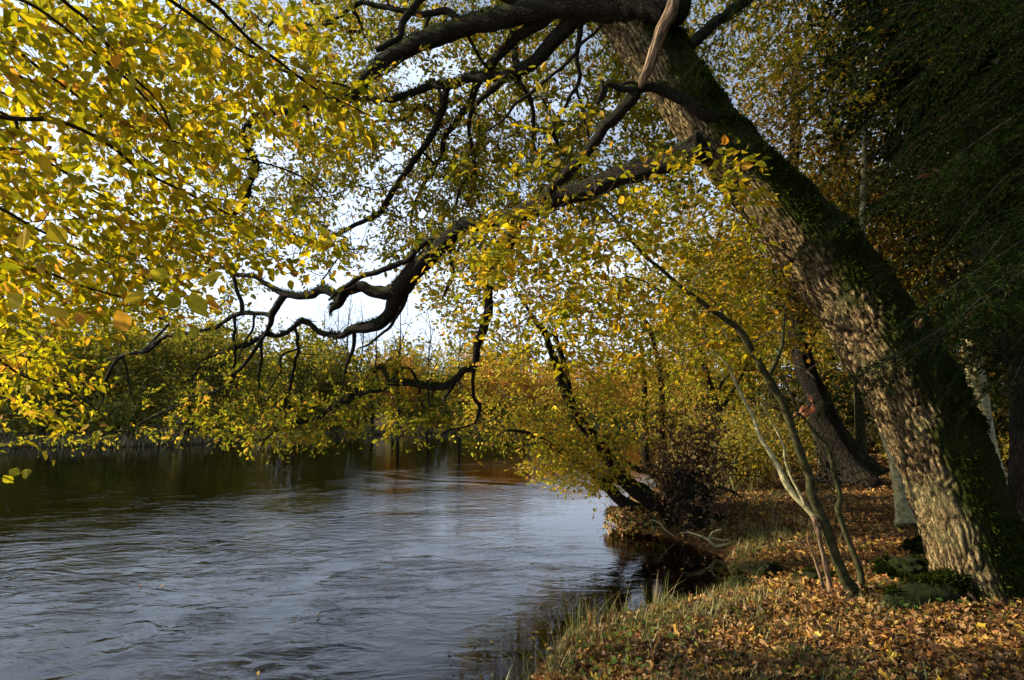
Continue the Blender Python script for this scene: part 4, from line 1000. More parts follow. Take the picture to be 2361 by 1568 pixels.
# pollard stump wrapped in brown shoots beside it
st = empty('pollard_stump', G(1600, 1222, .15), 'dark broad pollard stump bristling with brown upright shoots at the water edge', 'stump')
sb = np.array(G(1595, 1215, .1))
c = catmull([(sb[0] + .05, sb[1], -.1, .48), (sb[0], sb[1], .25, .36), (sb[0] - .03, sb[1], .6, .34), (sb[0], sb[1] + .05, .95, .38), (sb[0] + .02, sb[1] + .05, 1.12, .2)], .06)
_, v_, n_, m_ = tube('trunk', c, M_DARK, st, k=36, knob=.35, ridge=.03, rootn=5)
ssk = Skel(61); ssk.limb(c, 1)
r = np.random.default_rng(9)
m = 900; a = r.uniform(0, 6.283, m); q = r.uniform(.3, .78, m)
tg = np.stack([sb[0] + q * np.cos(a) * .95, sb[1] + q * np.sin(a) * .9, r.uniform(.3, 2.3, m)], -1)
tg[:, :2] += r.normal(0, .15, (m, 2)); tg[:, 2] *= np.where(r.random(m) < .5, 1 - .4 * q, 1)
ends = ssk.grow(tg, bias=0, step=.15, wob=.05, sag=-.3, maxd=3); ssk.twigs('shoots', M_DEADLIMB if False else noise_mat('brown_shoot', [(.04, .02, .01), (.16, .085, .04)], 20), st, rtip=.008, rpow=.35, rmax=.02, k=3)
p, d, n, s = sprays(ends, r, 3, .3, .05, flat=.2, zigzag=.9)
leaves('dead_leaves', T_DRY2, p, d, n, s, jcol(len(p), [(.16, .095, .035), (.30, .19, .06), (.08, .05, .02)], [.5, .2, .3], .2, r), M_LEAFD, st)

# ================================================================== trees standing behind the near bank
def thing_at(name, u, v, z, label, cat='tree', group=None):
    g = G(u, v, z); g[2] = gh(g[0], g[1]); return empty(name, g, label, cat, group), g

bo, g = thing_at('oak_tree', 1925, 1092, .75, 'thick black-trunked oak behind the hornbeam, upright on the leafy bank with a flared foot')
dB = (g - CAM) @ FW
cB = stroke(8, [(1170, 190, 300), (1150, 120, 230), (1120, 40, 195), (1040, -124, 180), (980, -264, 155), (950, -374, 135), (880, -524, 118), (840, -674, 108), (800, -850, 98), (770, -1100, 90), (760, -1500, 80), (800, -2200, 60), (820, -2900, 30)], dB, dB + .8, .15)
tube('trunk', cB, M_DARK, bo, k=30, knob=.12, ridge=.03, rootn=4, mossbias=-.1)
def crown_blobs(center, rad, n, r, shell=.0):
    x = nrm(r.normal(0, 1, (n, 3))) * (r.uniform(shell, 1, (n, 1)) ** .45)
    return np.array(center) + x * np.array(rad)
def small_crown(root, limbs, targets, r, pal, w, per=12, ls=.09, length=.6, tm=T_OVLOW, seed=0, step=.5, rtip=.004, k=3, twigm=None, wob=.08, spread=.08, skip=.4, rmax=.08, flat=.4, maxd=1e9):
    sk = Skel(seed)
    for c in limbs: sk.limb(c, 3, skip=skip)
    e = sk.grow(targets, bias=.2, step=step, wob=wob, maxd=maxd)
    sk.twigs('twigs', twigm or M_TWIG, root, rtip=rtip, rpow=.5, rmax=rmax, k=k)
    if per:
        p, d, n, s = sprays(e, r, per, length, ls, flat=flat)
        p = p + r.normal(0, spread, p.shape)
        leaves('crown', tm, p, d, n, s, jcol(len(p), pal, w, .16, r), M_LEAF, root)
r = np.random.default_rng(14)
small_crown(bo, [cB], sample([(1850, 350, 330, 420, 1, dB - 2.5, dB + 3), (1950, 600, 330, 220, .8, dB - 2, dB + 3)], 900, r, holes=False), r, PAL_IN_SHADE, [.3, .2, .2, .1, .2], per=18, ls=.1, length=1.0, seed=71, spread=.2, flat=.65)

pt, g = thing_at('birch_tree', 2092, 1188, .6, 'slim pale sunlit birch with a mossy foot just left of the great leaning oak')
dP = (g - CAM) @ FW
cP = stroke(8, [(1560, 480, 96), (1545, 440, 84), (1522, 350, 74), (1500, 200, 70), (1470, 50, 66), (1440, -44, 70), (1405, -144, 62), (1380, -260, 58), (1340, -500, 52), (1290, -900, 45), (1260, -1500, 38), (1280, -2300, 26), (1300, -3000, 12)], dP, dP + .5, .1)
tube('trunk', cP, M_PALE, pt, k=16, knob=.08, rootn=3, mossbias=-.25)
small_crown(pt, [cP], sample([(1960, -100, 300, 380, 1, dP - 1.5, dP + 2)], 330, r, holes=False), r, PAL_BEECH, [.3, .3, .2, .1, .2], per=12, ls=.07, length=.6, seed=73, flat=.6)

pt, g = thing_at('beech_tree', 2215, 1115, .7, 'grey smooth trunk standing in shade to the right behind the leaning oak')
dQ = (g - CAM) @ FW
cQ = stroke(0, [(2290, 1130, 50), (2268, 1000, 42), (2250, 880, 40), (2235, 760, 40), (2215, 640, 36), (2200, 400, 32), (2170, 100, 26), (2150, -300, 18), (2150, -700, 8)], dQ, dQ + 1, .2)
tube('trunk', cQ, M_PALE, pt, k=14, knob=.06, rootn=3, mossbias=-.2)
small_crown(pt, [cQ], sample([(2150, 350, 280, 520, 1, dQ - 2, dQ + 3), (2250, 850, 150, 150, .6, dQ - 1, dQ + 3)], 850, r, holes=False), r, PAL_IN_SHADE, [.3, .3, .12, .1, .3], per=16, ls=.1, length=.9, seed=74, spread=.2, flat=.65)

pt, g = thing_at('beech_tree', 2040, 1085, .8, 'thin pale forked beech seen above the mossy shoulder of the leaning oak')
dT = (g - CAM) @ FW
cT = stroke(3, [(1260, 3200, 70), (1230, 2600, 60), (1200, 2000, 56), (1170, 1600, 52), (1155, 1450, 50), (1140, 1250, 46), (1120, 1050, 43), (1090, 900, 40), (1070, 800, 34), (1060, 700, 28), (1040, 500, 22), (1000, 200, 16), (980, -200, 10)], dT, dT, .2)
cT2 = stroke(3, [(1120, 1020, 30), (1060, 920, 26), (1000, 830, 22), (960, 740, 16), (900, 620, 9)], dT, dT - .5, .12)
tube('trunk', cT, M_SMOOTH, pt, k=10, knob=.08); tube('branch', cT2, M_SMOOTH, pt, k=7, knob=.1)
small_crown(pt, [cT, cT2], sample([(1950, 300, 280, 260, 1, dT - 3, dT + 3), (1980, 560, 230, 180, .9, dT - 3, dT + 3)], 900, r, holes=False), r, PAL_IN_SHADE, [.4, .2, .2, .1, .2], per=16, ls=.085, length=.8, seed=75, spread=.15, twigm=M_TWIGP, skip=.3, flat=.65)

# woodland further along the bank, every tree on its own
def wild_tree(name, x, y, h, cr, label, group, pal, w, r, lean=(0, 0), nt=160, per=14, ls=.16, bare=False, base=.25, mat=M_DARK, tr=None, step=.8, twigm=None):
    z = gh(x, y); root = empty(name, (x, y, z), label, 'tree', group)
    tr = tr or h * .018
    pts = []
    for i in range(6):
        t = i / 5
        pts.append((x + lean[0] * t * t * h + r.normal(0, .012 * h) * (t > 0), y + lean[1] * t * h + r.normal(0, .012 * h) * (t > 0), z - .15 + t * h * .92, tr * (1 - t * .85)))
    c = catmull(pts, h * .03)
    tube('trunk', c, mat, root, k=9, knob=.12, rootn=3)
    cs = [c]
    for j in range(5):
        t = r.uniform(base, .75); i0 = int(t * (len(c) - 1)); a = c[i0]; an = r.uniform(0, 6.283)
        e = np.array([math.cos(an) * cr * .6, math.sin(an) * cr * .6, h * r.uniform(.08, .3)])
        q = catmull([(*a[:3], a[3] * .55), (*(a[:3] + e * .5 + r.normal(0, .04 * cr, 3)), a[3] * .4), (*(a[:3] + e), a[3] * .15)], h * .04)
        tube('branch', q, mat, root, k=6, knob=.1); cs.append(q)
    cen = np.array([x + lean[0] * h * .5, y + lean[1] * h * .5, z + h * (base + 1) / 2]); rad = (cr, cr, h * (1 - base) / 2 * 1.05)
    lob = crown_blobs(cen, np.array(rad) * .8, 9, r)
    tg = np.vstack([crown_blobs(cen, rad, nt // 2, r)] + [crown_blobs(l, np.array(rad) * .33, nt // 18, r) for l in lob])
    tg = tg[tg[:, 2] > z + .3]
    small_crown(root, cs, tg, r, pal, w, per=0 if bare else per, ls=ls, length=ls * 6, seed=int(x * 7 + y) % 9999, spread=ls * 1.3, step=step, rtip=.006 if not bare else .008, skip=.2, rmax=tr * .5, tm=T_CARD if y > 30 else T_OVLOW, twigm=twigm)
    return root

r = np.random.default_rng(77)
PW = [(.40, .32, .02), (.26, .25, .02), (.50, .34, .03), (.14, .16, .015), (.45, .24, .03)]
spots = [(6.5, 19, 9, 2.6, .06), (9.5, 17.5, 10, 2.8, .05), (12, 22, 12, 3.4, .05), (8.8, 26, 10, 3.2, .0), (13.5, 30, 12, 4, .05), (17, 24, 13, 4, .1), (21, 30, 14, 4.5, .15), (16.5, 37, 13, 4.5, .02), (15.5, 18, 11, 3, .1), (25, 23, 14, 4.5, .15), (20.5, 16.5, 13, 4, .15), (15, 12.0, 13, 3.5, .35),
         (24, 40, 15, 5, .05), (31, 33, 16, 5, .05), (20, 50, 14, 5, .05), (29, 54, 15, 5.5, 0), (40, 48, 16, 6, 0), (36, 66, 16, 6, 0), (13.2, 45, 9, 3.2, .0), (48, 75, 18, 7, 0), (19, 11, 14, 4, .3), (27, 14, 15, 5, .3), (18.5, 20.5, 13, 3.6, .05), (23, 18.5, 13, 4, .05), (30, 21, 14, 4.5, .02), (34, 27, 15, 5, 0), (40, 36, 16, 6, 0), (28, 28, 14, 4.5, 0), (11.5, 27, 11, 3.2, 0)]
for i, (x, y, h, cr, b) in enumerate(spots):
    near = y < 20
    wild_tree('woodland_tree', x, y, h, cr, 'golden leafed woodland tree in the wood along the right bank beyond the alder clump', 'trees of the wood on the right bank', PW, [.34, .25, .2, .13, .08], r, nt=300 if near else 220, per=22, ls=.12 if near else .15 + y * .001, base=.12 + b, lean=(-.06, 0), mat=[M_DARK, M_SMOOTH, M_LIMB][i % 3])
# undergrowth bushes on the near bank
def bush(x, y, h, cr, label, group, pal, w, r, ls=.06, nt=60, per=14, name='bush', cat='bush'):
    z = gh(x, y); root = empty(name, (x, y, z), label, cat, group); cs = []
    for j in range(7):
        an = r.uniform(0, 6.283); e = np.array([math.cos(an) * cr * .6, math.sin(an) * cr * .6, h * r.uniform(.5, .9)])
        q = catmull([(x + r.normal(0, .05), y + r.normal(0, .05), z - .05, .012 + h * .004), (x + e[0] * .35, y + e[1] * .35, z + e[2] * .55, .008 + h * .002), (x + e[0], y + e[1], z + e[2], .003)], .12)
        tube('stem', q, M_TWIG, root, k=5, knob=.1); cs.append(q)
    tg = crown_blobs((x, y, z + h * .55), (cr, cr, h * .5), nt, r)
    tg = tg[tg[:, 2] > z + .08]
    small_crown(root, cs, tg, r, pal, w, per=per, ls=ls, length=ls * 5, seed=int(abs(x * 31 + y * 17)) % 9999, spread=ls, step=.3, rtip=.002, skip=.1, rmax=.01)
PB = [(.32, .25, .03), (.20, .19, .02), (.46, .32, .03), (.11, .12, .02)]
for (x, y, h, cr) in [(5.1, 13.2, 1.1, .8), (6.2, 14.5, 1.5, 1.1), (5.6, 16.5, 1.8, 1.3), (7.2, 17.5, 1.6, 1.2), (8.5, 21, 2.0, 1.6), (10.8, 20, 1.6, 1.4), (12.5, 17.5, 1.6, 1.5), (13.5, 14.3, 1.3, 1.2), (10.2, 24, 2.2, 1.8), (15, 20, 2, 1.8), (17, 17, 1.8, 1.6), (7.6, 23, 2.2, 1.6), (11.2, 15.6, .9, .9), (9.4, 30, 2.4, 2), (12, 35, 2.6, 2.2), (14.2, 17.2, 2, 1.7), (17.5, 20.5, 2.6, 2.2), (20, 18, 2.4, 2.2), (16.5, 14.2, 1.7, 1.6), (19, 15, 2.4, 2), (23, 21, 2.8, 2.6), (26, 18, 2.8, 2.6), (14, 26, 2.6, 2.4), (19, 27, 2.8, 2.6), (24, 30, 3, 3), (30, 26, 3, 3)]:
    bush(x, y, h, cr, 'low yellow-green undergrowth bush on the right bank under the wood', 'undergrowth bushes on the right bank', PB, [.35, .3, .2, .15], r, ls=.07 + y * .0015, nt=100, per=16)

for i, (x, y, h, cr) in enumerate([(13.5, 20.5, 3.6, 2.2), (16.6, 22.8, 4.2, 2.6), (19.5, 23.5, 4.2, 2.8), (22.5, 26, 4.6, 3), (11.6, 22.5, 3.4, 2), (15, 29, 4.6, 3), (20, 33, 5, 3.4), (26, 34, 5, 3.6), (24, 23.5, 4.4, 3), (20.5, 20.8, 4, 2.6), (28, 24, 5, 3.4), (12.8, 16.8, 2.6, 1.5), (9.9, 33, 4, 2.6), (13, 40, 5, 3.4)]):
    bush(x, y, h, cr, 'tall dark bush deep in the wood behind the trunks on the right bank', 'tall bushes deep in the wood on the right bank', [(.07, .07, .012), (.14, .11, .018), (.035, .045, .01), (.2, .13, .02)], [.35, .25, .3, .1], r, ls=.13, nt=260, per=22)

# ================================================================== far bank
def shore_y(x):
    xs = [p[0] for p in FAR]; ys = [p[1] for p in FAR]; return float(np.interp(x, xs, ys))
r = np.random.default_rng(99)
PF = [(.22, .22, .025), (.32, .27, .025), (.45, .33, .04), (.13, .14, .018)]
PO = [(.55, .26, .04), (.62, .36, .05), (.36, .16, .03)]
xs = np.linspace(-95, 34, 42)
for i, x in enumerate(xs):
    x = x + r.uniform(-1.2, 1.2); y = shore_y(x) + r.uniform(4, 8)
    u = CU + F * x / y
    h = r.uniform(7.5, 11.5) * (1.15 if x < -35 else 1); kind = i % 4
    if u > 1000: wild_tree('woodland_tree', x, y, h * 1.05, r.uniform(3.2, 4.6), 'bright orange and gold leafed tree across the river at the bend', 'orange trees across the river at the bend', PO, [.4, .4, .2], r, nt=150, per=16, ls=.30, base=.1, tr=.16)
    elif kind == 2 and x > -17: wild_tree('woodland_tree', x, y, h * 1.1, 3.2, 'copper and orange leafed tree on the far bank among green ones', 'copper coloured trees on the far bank', PO, [.5, .2, .3], r, nt=220, per=14, ls=.24, base=.15, tr=.15)
    else: wild_tree('woodland_tree', x, y, h, r.uniform(3.2, 4.8), 'dull green and yellow tree in the row on the far bank', 'green and yellow trees on the far bank', PF, [.35, .3, .15, .2], r, nt=330, per=22, ls=.24, base=.02, tr=.2)
for i, x in enumerate(np.linspace(-80, 40, 40)):   # bushes at the water line
    x = x + r.uniform(-2, 2); y = shore_y(x) + r.uniform(2.2, 3.5)
    bush(x, y, r.uniform(2.2, 4.2), r.uniform(2, 3.2), 'dark low bush overhanging the water line of the far bank', 'bushes along the far water line', PF, [.3, .2, .1, .5], r, ls=.2, nt=150, per=14)
for i, (u, v, h) in enumerate([(775, 0, 15), (800, 0, 16), (830, 0, 15), (920, 0, 17), (985, 0, 15.5), (745, 0, 14), (865, 0, 14), (150, 0, 17), (60, 0, 18), (1060, 0, 15)]):
    y = 62 + r.uniform(-2, 4); x = (u - CU) / F * y
    wild_tree('bare_tree', x, y, h, 2.6, 'tall leafless tree with fine upswept twigs standing against the white sky on the far bank', 'bare trees on the far bank', PF, [1, 1, 1, 1], r, nt=330, bare=True, base=.3, tr=.16, step=1.0, twigm=M_TWIGP)
for i in range(26):     # second row behind
    x = -130 + i * 8.2 + r.uniform(-2, 2); y = shore_y(x) + r.uniform(16, 30)
    wild_tree('woodland_tree', x, y, r.uniform(10, 13), r.uniform(4, 6), 'hazy olive tree in the second row of the wood behind the far bank', 'second row of trees behind the far bank', PF, [.4, .3, .15, .15], r, nt=320, per=20, ls=.48, base=.01, tr=.2)
for (u0, v0, u1, v1, dd, ww) in [(545, 1130, 620, 1050, 0, 0)]: pass
lg, _ = thing_at('leaning_tree', 545, 990, .8, 'pale bent trunk leaning out from the dark far bank on the left')
c = stroke(4, [(960, 1120, 26), (1000, 1050, 26), (1050, 990, 24), (1120, 955, 18), (1190, 930, 10)], 54, 52, .5); tube('trunk', c, M_PALE, lg, k=8, knob=.1)

# ================================================================== spruce at the right edge
sp = empty('spruce_tree', (4.15, 2.1, gh(4.15, 2.1)), 'dark green spruce at the right edge, its shaded drooping boughs filling the upper right corner', 'tree')
c = catmull([(4.15, 2.1, .3, .2), (4.15, 2.1, 4, .16), (4.15, 2.15, 8, .1), (4.15, 2.2, 12, .03)], .2); tube('trunk', c, M_DARK, sp, k=16, knob=.1)
r = np.random.default_rng(55)
nb, nd, nn_, nsz = [], [], [], []
tw = Skel(91)
def bough(z0, az, ln, droop, rise=.15):
    a = np.array([math.sin(az), math.cos(az), 0]); side = np.array([a[1], -a[0], 0])
    b0 = np.array([4.15, 2.1, z0]); pts = []
    for i in range(9):
        t = i / 8; pts.append((*(b0 + a * ln * t + np.array([0, 0, rise * ln * math.sin(t * 2.2) - droop * t * t * ln]) + r.normal(0, .05, 3)), .007 * (1 - t * .8)))
    c = catmull(pts, .08); tube('bough', c, M_TWIG, sp, k=6, knob=.1)
    X = c[:, :3]; T = nrm(np.gradient(X, axis=0)); m = len(X)
    for i in range(int(m * .22), m):
        for sg in (-1, 1):
            if r.random() < .18: continue
            f = i / m; tl = ln * .26 * (1.15 - f) * r.uniform(.7, 1.2) + .08
            dd = nrm(T[i] * .75 + side * sg * .7 + np.array([0, 0, -.32 * r.uniform(.3, 1.6)]) + r.normal(0, .08, 3))
            segs = [(X[i], dd, tl)]
            k2 = int(tl / .09)
            for j in range(1, k2):
                s2 = -1 if j % 2 else 1
                q = X[i] + dd * tl * j / k2 + np.array([0, 0, -.12 * tl * (j / k2) ** 2])
                d2 = nrm(dd * .8 + np.cross(dd, [0, 0, 1]) * s2 * .65 + np.array([0, 0, -.15]) + r.normal(0, .1, 3))
                segs.append((q, d2, min(.17, tl * .42) * r.uniform(.6, 1.1)))
            for q, d_, l_ in segs:
                TWG.append((q, d_, l_))
TWG = []
for z0, az, ln, dr in [(r.uniform(2.7, 7.5), R(r.uniform(-100, 25)), 0, 0) for _ in range(80)] + [(r.uniform(3.8, 7.5), R(r.uniform(-50, 10)), 0, 0) for _ in range(40)]:
    zz = z0; ln = max(1.5, 3.0 - .26 * (zz - 2)) * r.uniform(.7, 1.08)
    if R(-70) < az < R(-30) and zz < 3: ln *= .62
    bough(zz, az, ln, r.uniform(.25, .5))
for (z0, az, ln, dr) in [(4.9, -48, 3.0, .35), (4.2, -35, 2.6, .3), (5.4, -60, 3.4, .4), (5.0, -25, 2.6, .4), (3.2, -20, 2.2, .35), (2.6, -12, 2.0, .3), (2.2, -5, 2.2, .2), (3.6, -30, 2.2, .45), (4.4, -70, 2.7, .3), (2.3, -14, 1.9, .05), (2.9, -26, 2.1, .35)]:
    bough(z0, R(az), ln, dr)
Q0 = np.array([t[0] for t in TWG]); D0 = np.array([t[1] for t in TWG]); L0 = np.array([t[2] for t in TWG])
# twig stalks as thin 3-sided rods in one mesh, needles in another
e1 = nrm(np.cross(D0, [.2, .3, .9])); e2 = np.cross(D0, e1); rr = .0014
rod = []
for a in (0, 2.09, 4.19):
    rod.append(Q0 + rr * (math.cos(a) * e1 + math.sin(a) * e2))
for a in (0, 2.09, 4.19):
    rod.append(Q0 + D0 * L0[:, None] + rr * .4 * (math.cos(a) * e1 + math.sin(a) * e2))
V = np.stack(rod, 1).reshape(-1, 3); b = np.arange(len(Q0))[:, None] * 6
Q = np.stack([b + i for i in (0, 1, 4, 3)] + [b + i for i in (1, 2, 5, 4)] + [b + i for i in (2, 0, 3, 5)], -1).reshape(-1, 4)
link_mesh('twigs', quads_mesh('twigs', V, Q), noise_mat('spruce_twig', [(.006, .005, .003), (.018, .012, .006)], 30), sp)
cnt = np.clip((L0 / .0036).astype(int), 8, 90)
ii = np.repeat(np.arange(len(Q0)), cnt); M_ = len(ii)
t = r.uniform(0, 1.02, M_); an = r.uniform(0, 6.283, M_)
rad = np.cos(an)[:, None] * e1[ii] + np.sin(an)[:, None] * e2[ii]
d_ = nrm(D0[ii] * .75 + rad * .75 + np.array([0, 0, .12]))
base_ = Q0[ii] + D0[ii] * (L0[ii] * t)[:, None]
ln_ = r.uniform(.016, .028, M_) ; wd = np.cross(d_, nrm(r.normal(0, 1, (M_, 3)))); wd = nrm(wd) * .0019
V = np.stack([base_ - wd, base_ + wd, base_ + d_ * ln_[:, None]], 1).reshape(-1, 3)
cc = np.repeat(jcol(M_, [(.008, .018, .0035), (.017, .032, .005), (.004, .009, .0025), (.05, .03, .01)], [.45, .3, .22, .03], .15, r), 3, axis=0)
link_mesh('needles', raw_mesh('needles', V, np.arange(M_ * 3), np.arange(M_) * 3, col=cc), M_NEEDLE, sp)
print('needles', M_)
# dry leaves caught in the boughs
pos = np.array([P(u, v, d) for u, v, d in [(2150, 402, 2.4), (2165, 392, 2.4), (2125, 735, 2.6)]])
leaves('caught_leaves', T_DRY, pos, nrm(r.normal(0, 1, pos.shape)), r.normal(0, 1, pos.shape), np.full(len(pos), .065), jcol(len(pos), [(.16, .05, .02), (.22, .10, .04)], [1, 1], .2, r), M_LEAFD, sp)

# dark conifers and beeches added mostly out of view to shade the near bank
for i, (x, y, h, cr) in enumerate([(7.6, 1.5, 12, 2.8), (8.0, 6.2, 13, 2.2), (8.9, 9.6, 13, 2.0), (5, -2.5, 12, 3.0), (12.6, 11.5, 14, 2.6), (15.5, 14.5, 15, 3)]):
    wild_tree('conifer_tree', x, y, h, cr, 'dense dark conifer added to shade the bank at the right edge, mostly out of view', 'dense trees added for shade at the right edge', [(.018, .032, .008), (.035, .05, .010), (.06, .045, .015)], [.6, .3, .1], r, nt=620, per=40, ls=.10, base=.12)
for (x, y, h, cr, b_) in [(6.5, 7.4, 13, 2.1, .27), (5.6, 4.6, 12, 1.7, .42)]:
    wild_tree('conifer_tree', x, y, h, cr, 'tall black-green conifer filling the upper right corner beyond the leaning oak', 'tall conifers in the upper right', [(.010, .019, .004), (.020, .030, .006), (.04, .03, .01)], [.6, .35, .05], r, nt=950, per=44, ls=.075, base=b_)

# ================================================================== on the ground
def on_ground(n, r, rmin, rmax, a0, a1, power=1.0, cond=None):
    """points on land round the camera, thinning with distance"""
    out = np.zeros((0, 2))
    while len(out) < n:
        q = r.uniform(0, 1, n); rad = rmin * (rmax / rmin) ** (q ** power); az = r.uniform(R(a0), R(a1), n)
        x = rad * np.sin(az); y = rad * np.cos(az); s, nr = sdist(x, y)
        k = (s > .03) & nr
        if cond is not None: k &= cond(x, y, s)
        out = np.vstack([out, np.stack([x[k], y[k]], -1)])
    return out[:n]

r = np.random.default_rng(123)
PD = [(.24, .115, .026), (.15, .068, .016), (.38, .21, .055), (.08, .04, .014), (.50, .34, .04), (.31, .19, .08)]
def bald(x, y, s): return r.random(len(x)) < np.clip(.35 + s * .8 + .8 * fbm2(x * .8, y * .8, 3, 33), .08, 1)
for name, tm, cnt_, szz in (('a', T_DRY, 46000, .055), ('b', T_DRY2, 26000, .048), ('c', T_DRY3, 34000, .058)):
    xy = on_ground(cnt_, r, 2.6, 30, -12, 58, 1.0, bald); z = ground_h(xy[:, 0], xy[:, 1])
    far_s = np.clip(np.hypot(xy[:, 0], xy[:, 1]) / 12, 1, 1.8)
    pos = np.column_stack([xy, z + r.uniform(.004, .04, cnt_)])
    an = r.uniform(0, 6.283, cnt_); d = np.stack([np.cos(an), np.sin(an), r.normal(0, .28, cnt_)], -1); n = nrm(np.array([0, 0, 1.]) + r.normal(0, .5, (cnt_, 3)))
    n[:, 2] *= r.choice([1, -1], cnt_)
    o = leaves('leaf_litter', tm, pos, d, n, szz * r.uniform(.4, 1.35, cnt_) * far_s, jcol(cnt_, PD, [.3, .2, .22, .16, .06, .07], .22, r) * (np.clip(.85 + 1.1 * fbm2(xy[:, 0] * 1.1, xy[:, 1] * 1.1, 4, 71), .35, 1.25))[:, None], M_LEAFD)
    tag(o, {'a': 'brown lobed oak leaves thickly covering the bank', 'b': 'small curled tan leaves scattered over the bank', 'c': 'broad pointed brown and yellow leaves strewn over the bank'}[name], 'fallen leaves', None, 'stuff')
# leaves afloat and sunk at the margin
k = 1500; x = r.uniform(-6, 6, k * 6); y = r.uniform(3.5, 22, k * 6); s, nr = sdist(x, y)
kk = (s < -.02) & (r.random(len(x)) < np.where(s > -1.2, .6 * np.exp(s * 2), .012)); x, y = x[kk], y[kk]; m = len(x)
an = r.uniform(0, 6.283, m)
o = leaves('floating_leaves', T_DRY3, np.column_stack([x, y, water_h(x, y) + .006]), np.stack([np.cos(an), np.sin(an), an * 0], -1), nrm(np.array([0, 0, 1.]) + r.normal(0, .12, (m, 3))), .05 * r.uniform(.5, 1.2, m), jcol(m, PD, [.2, .1, .3, .05, .2, .15], .2, r), M_LEAFD)
tag(o, 'brown and yellow leaves floating on the water beside the bank', 'floating leaves', None, 'stuff')

def blades(name, xy, hgt, r, pal, w, width=.004, lean=.6, per=1, label=None, zoff=0.0, kind='stuff', cat='grass'):
    n = len(xy); z = ground_h(xy[:, 0], xy[:, 1]) - .01 + zoff
    an = r.uniform(0, 6.283, n); d = np.stack([np.cos(an), np.sin(an), an * 0], -1); sd_ = np.stack([-np.sin(an), np.cos(an), an * 0], -1)
    b = np.column_stack([xy, z]); le = lean * r.uniform(.2, 1.3, n); H_ = hgt
    rows = []
    for t, ww in ((0, 1), (.35, .9), (.7, .6), (1.0, .08)):
        c = b + d * (le * H_ * t ** 1.8)[:, None] + np.array([0, 0, 1.]) * (H_ * (t - .22 * le * t ** 2.4))[:, None]
        wv = sd_ * (width * ww * (H_ / .3) ** .3)[:, None] if np.ndim(width) else sd_ * (width * ww)
        rows += [c - wv, c + wv]
    V = np.stack(rows, 1).reshape(-1, 3); q = np.arange(n)[:, None] * 8
    Q = np.stack([np.hstack([q + a for a in f]) for f in ((0, 1, 3, 2), (2, 3, 5, 4), (4, 5, 7, 6))], 1).reshape(-1, 4)
    o = link_mesh(name, quads_mesh(name, V, Q, col=np.repeat(jcol(n, pal, w, .18, r), 8, axis=0)), M_GRASS)
    return tag(o, label, cat, None, kind)
def tufts(cent, per, spread, r):
    k = len(cent); return (np.repeat(cent, per, axis=0) + r.normal(0, 1, (k * per, 2)) * np.repeat(np.broadcast_to(spread, (k,)), per)[:, None])
PG = [(.09, .13, .02), (.16, .18, .03), (.05, .09, .015)]; PGD = [(.40, .32, .13), (.28, .24, .08), (.20, .2, .05)]
# fringe along the near shore
pts = []
NE = np.array(NEAR)
for i in range(6, 24):
    a, b = NE[i], NE[i + 1] if i + 1 < len(NE) else NE[i]
    for t in np.arange(0, 1, .16 / max(np.linalg.norm(b - a), .01)): pts.append(a + (b - a) * t)
pts = np.array(pts); print('shore tufts', len(pts))
def clean(xy):
    s, _ = sdist(xy[:, 0], xy[:, 1]); return xy[s > .0]
f1 = pts[pts[:, 1] < 7.5]
c1 = clean(tufts(f1, 3, .14, r)); c1 = clean(tufts(c1, 15, .05, r))
blades('shore_grass', c1, np.where(c1[:, 1] < 6.2, r.uniform(.12, .42, len(c1)), r.uniform(.05, .2, len(c1))), r, PGD + PG, [.2, .18, .2, .2, .14, .08], .0024, .8, label='long pale and green grass fringing the bank in front of the water')
c1 = on_ground(230, r, 2.8, 16, 0, 50, 1, lambda x, y, s: fbm2(x * .9 + 4, y * .9, 3, 44) > .05)
c1 = tufts(c1, 26, .05, r)
blades('grass_tufts', clean(c1), r.uniform(.04, .15, len(clean(c1))), r, PG + PGD, [.4, .2, .2, .08, .06, .06], .003, .8, label='dark green grass tufts poking through the fallen leaves')
gp = np.array([G(u, v, .45)[:2] for u, v in [(1770, 1200), (1720, 1215), (1830, 1190), (1680, 1290), (1700, 1320), (1740, 1165), (1790, 1150), (1850, 1215), (1700, 1190), (1660, 1340), (1640, 1365), (1620, 1380), (1445, 1425), (1460, 1415), (1740, 1230), (1680, 1130), (1740, 1110)]])
c1 = clean(tufts(tufts(gp, 16, .26, r), 13, .05, r))
blades('bank_grass', c1, r.uniform(.05, .2, len(c1)), r, PG + PGD, [.15, .25, .1, .2, .2, .1], .003, .7, label='sunlit green and straw grass on the bank left of the hornbeam stems')
# reeds behind the pollard stump
gp = np.array([G(u, v, .4)[:2] for u, v in [(1640, 1110), (1670, 1095), (1700, 1085), (1610, 1085), (1650, 1060), (1720, 1060), (1700, 1110), (1625, 1130)]])
c1 = clean(tufts(gp, 170, .6, r))
blades('dry_reeds', c1, r.uniform(.6, 1.5, len(c1)), r, PGD, [.5, .3, .2], .006, .35, label='tall straw coloured reeds behind the pollard stump', cat='reeds')
# dry grass on the far margin
x = r.uniform(-80, 30, 14000); y = np.interp(x, [p[0] for p in FAR], [p[1] for p in FAR]) + r.uniform(0, 1, 14000) ** 1.5 * 3.2
blades('far_bank_grass', np.column_stack([x, y]), r.uniform(.25, .8, 14000), r, [(.22, .18, .08), (.32, .26, .12), (.12, .12, .04)], [.4, .3, .3], .03, .9, label='flattened straw coloured grass along the far water line')
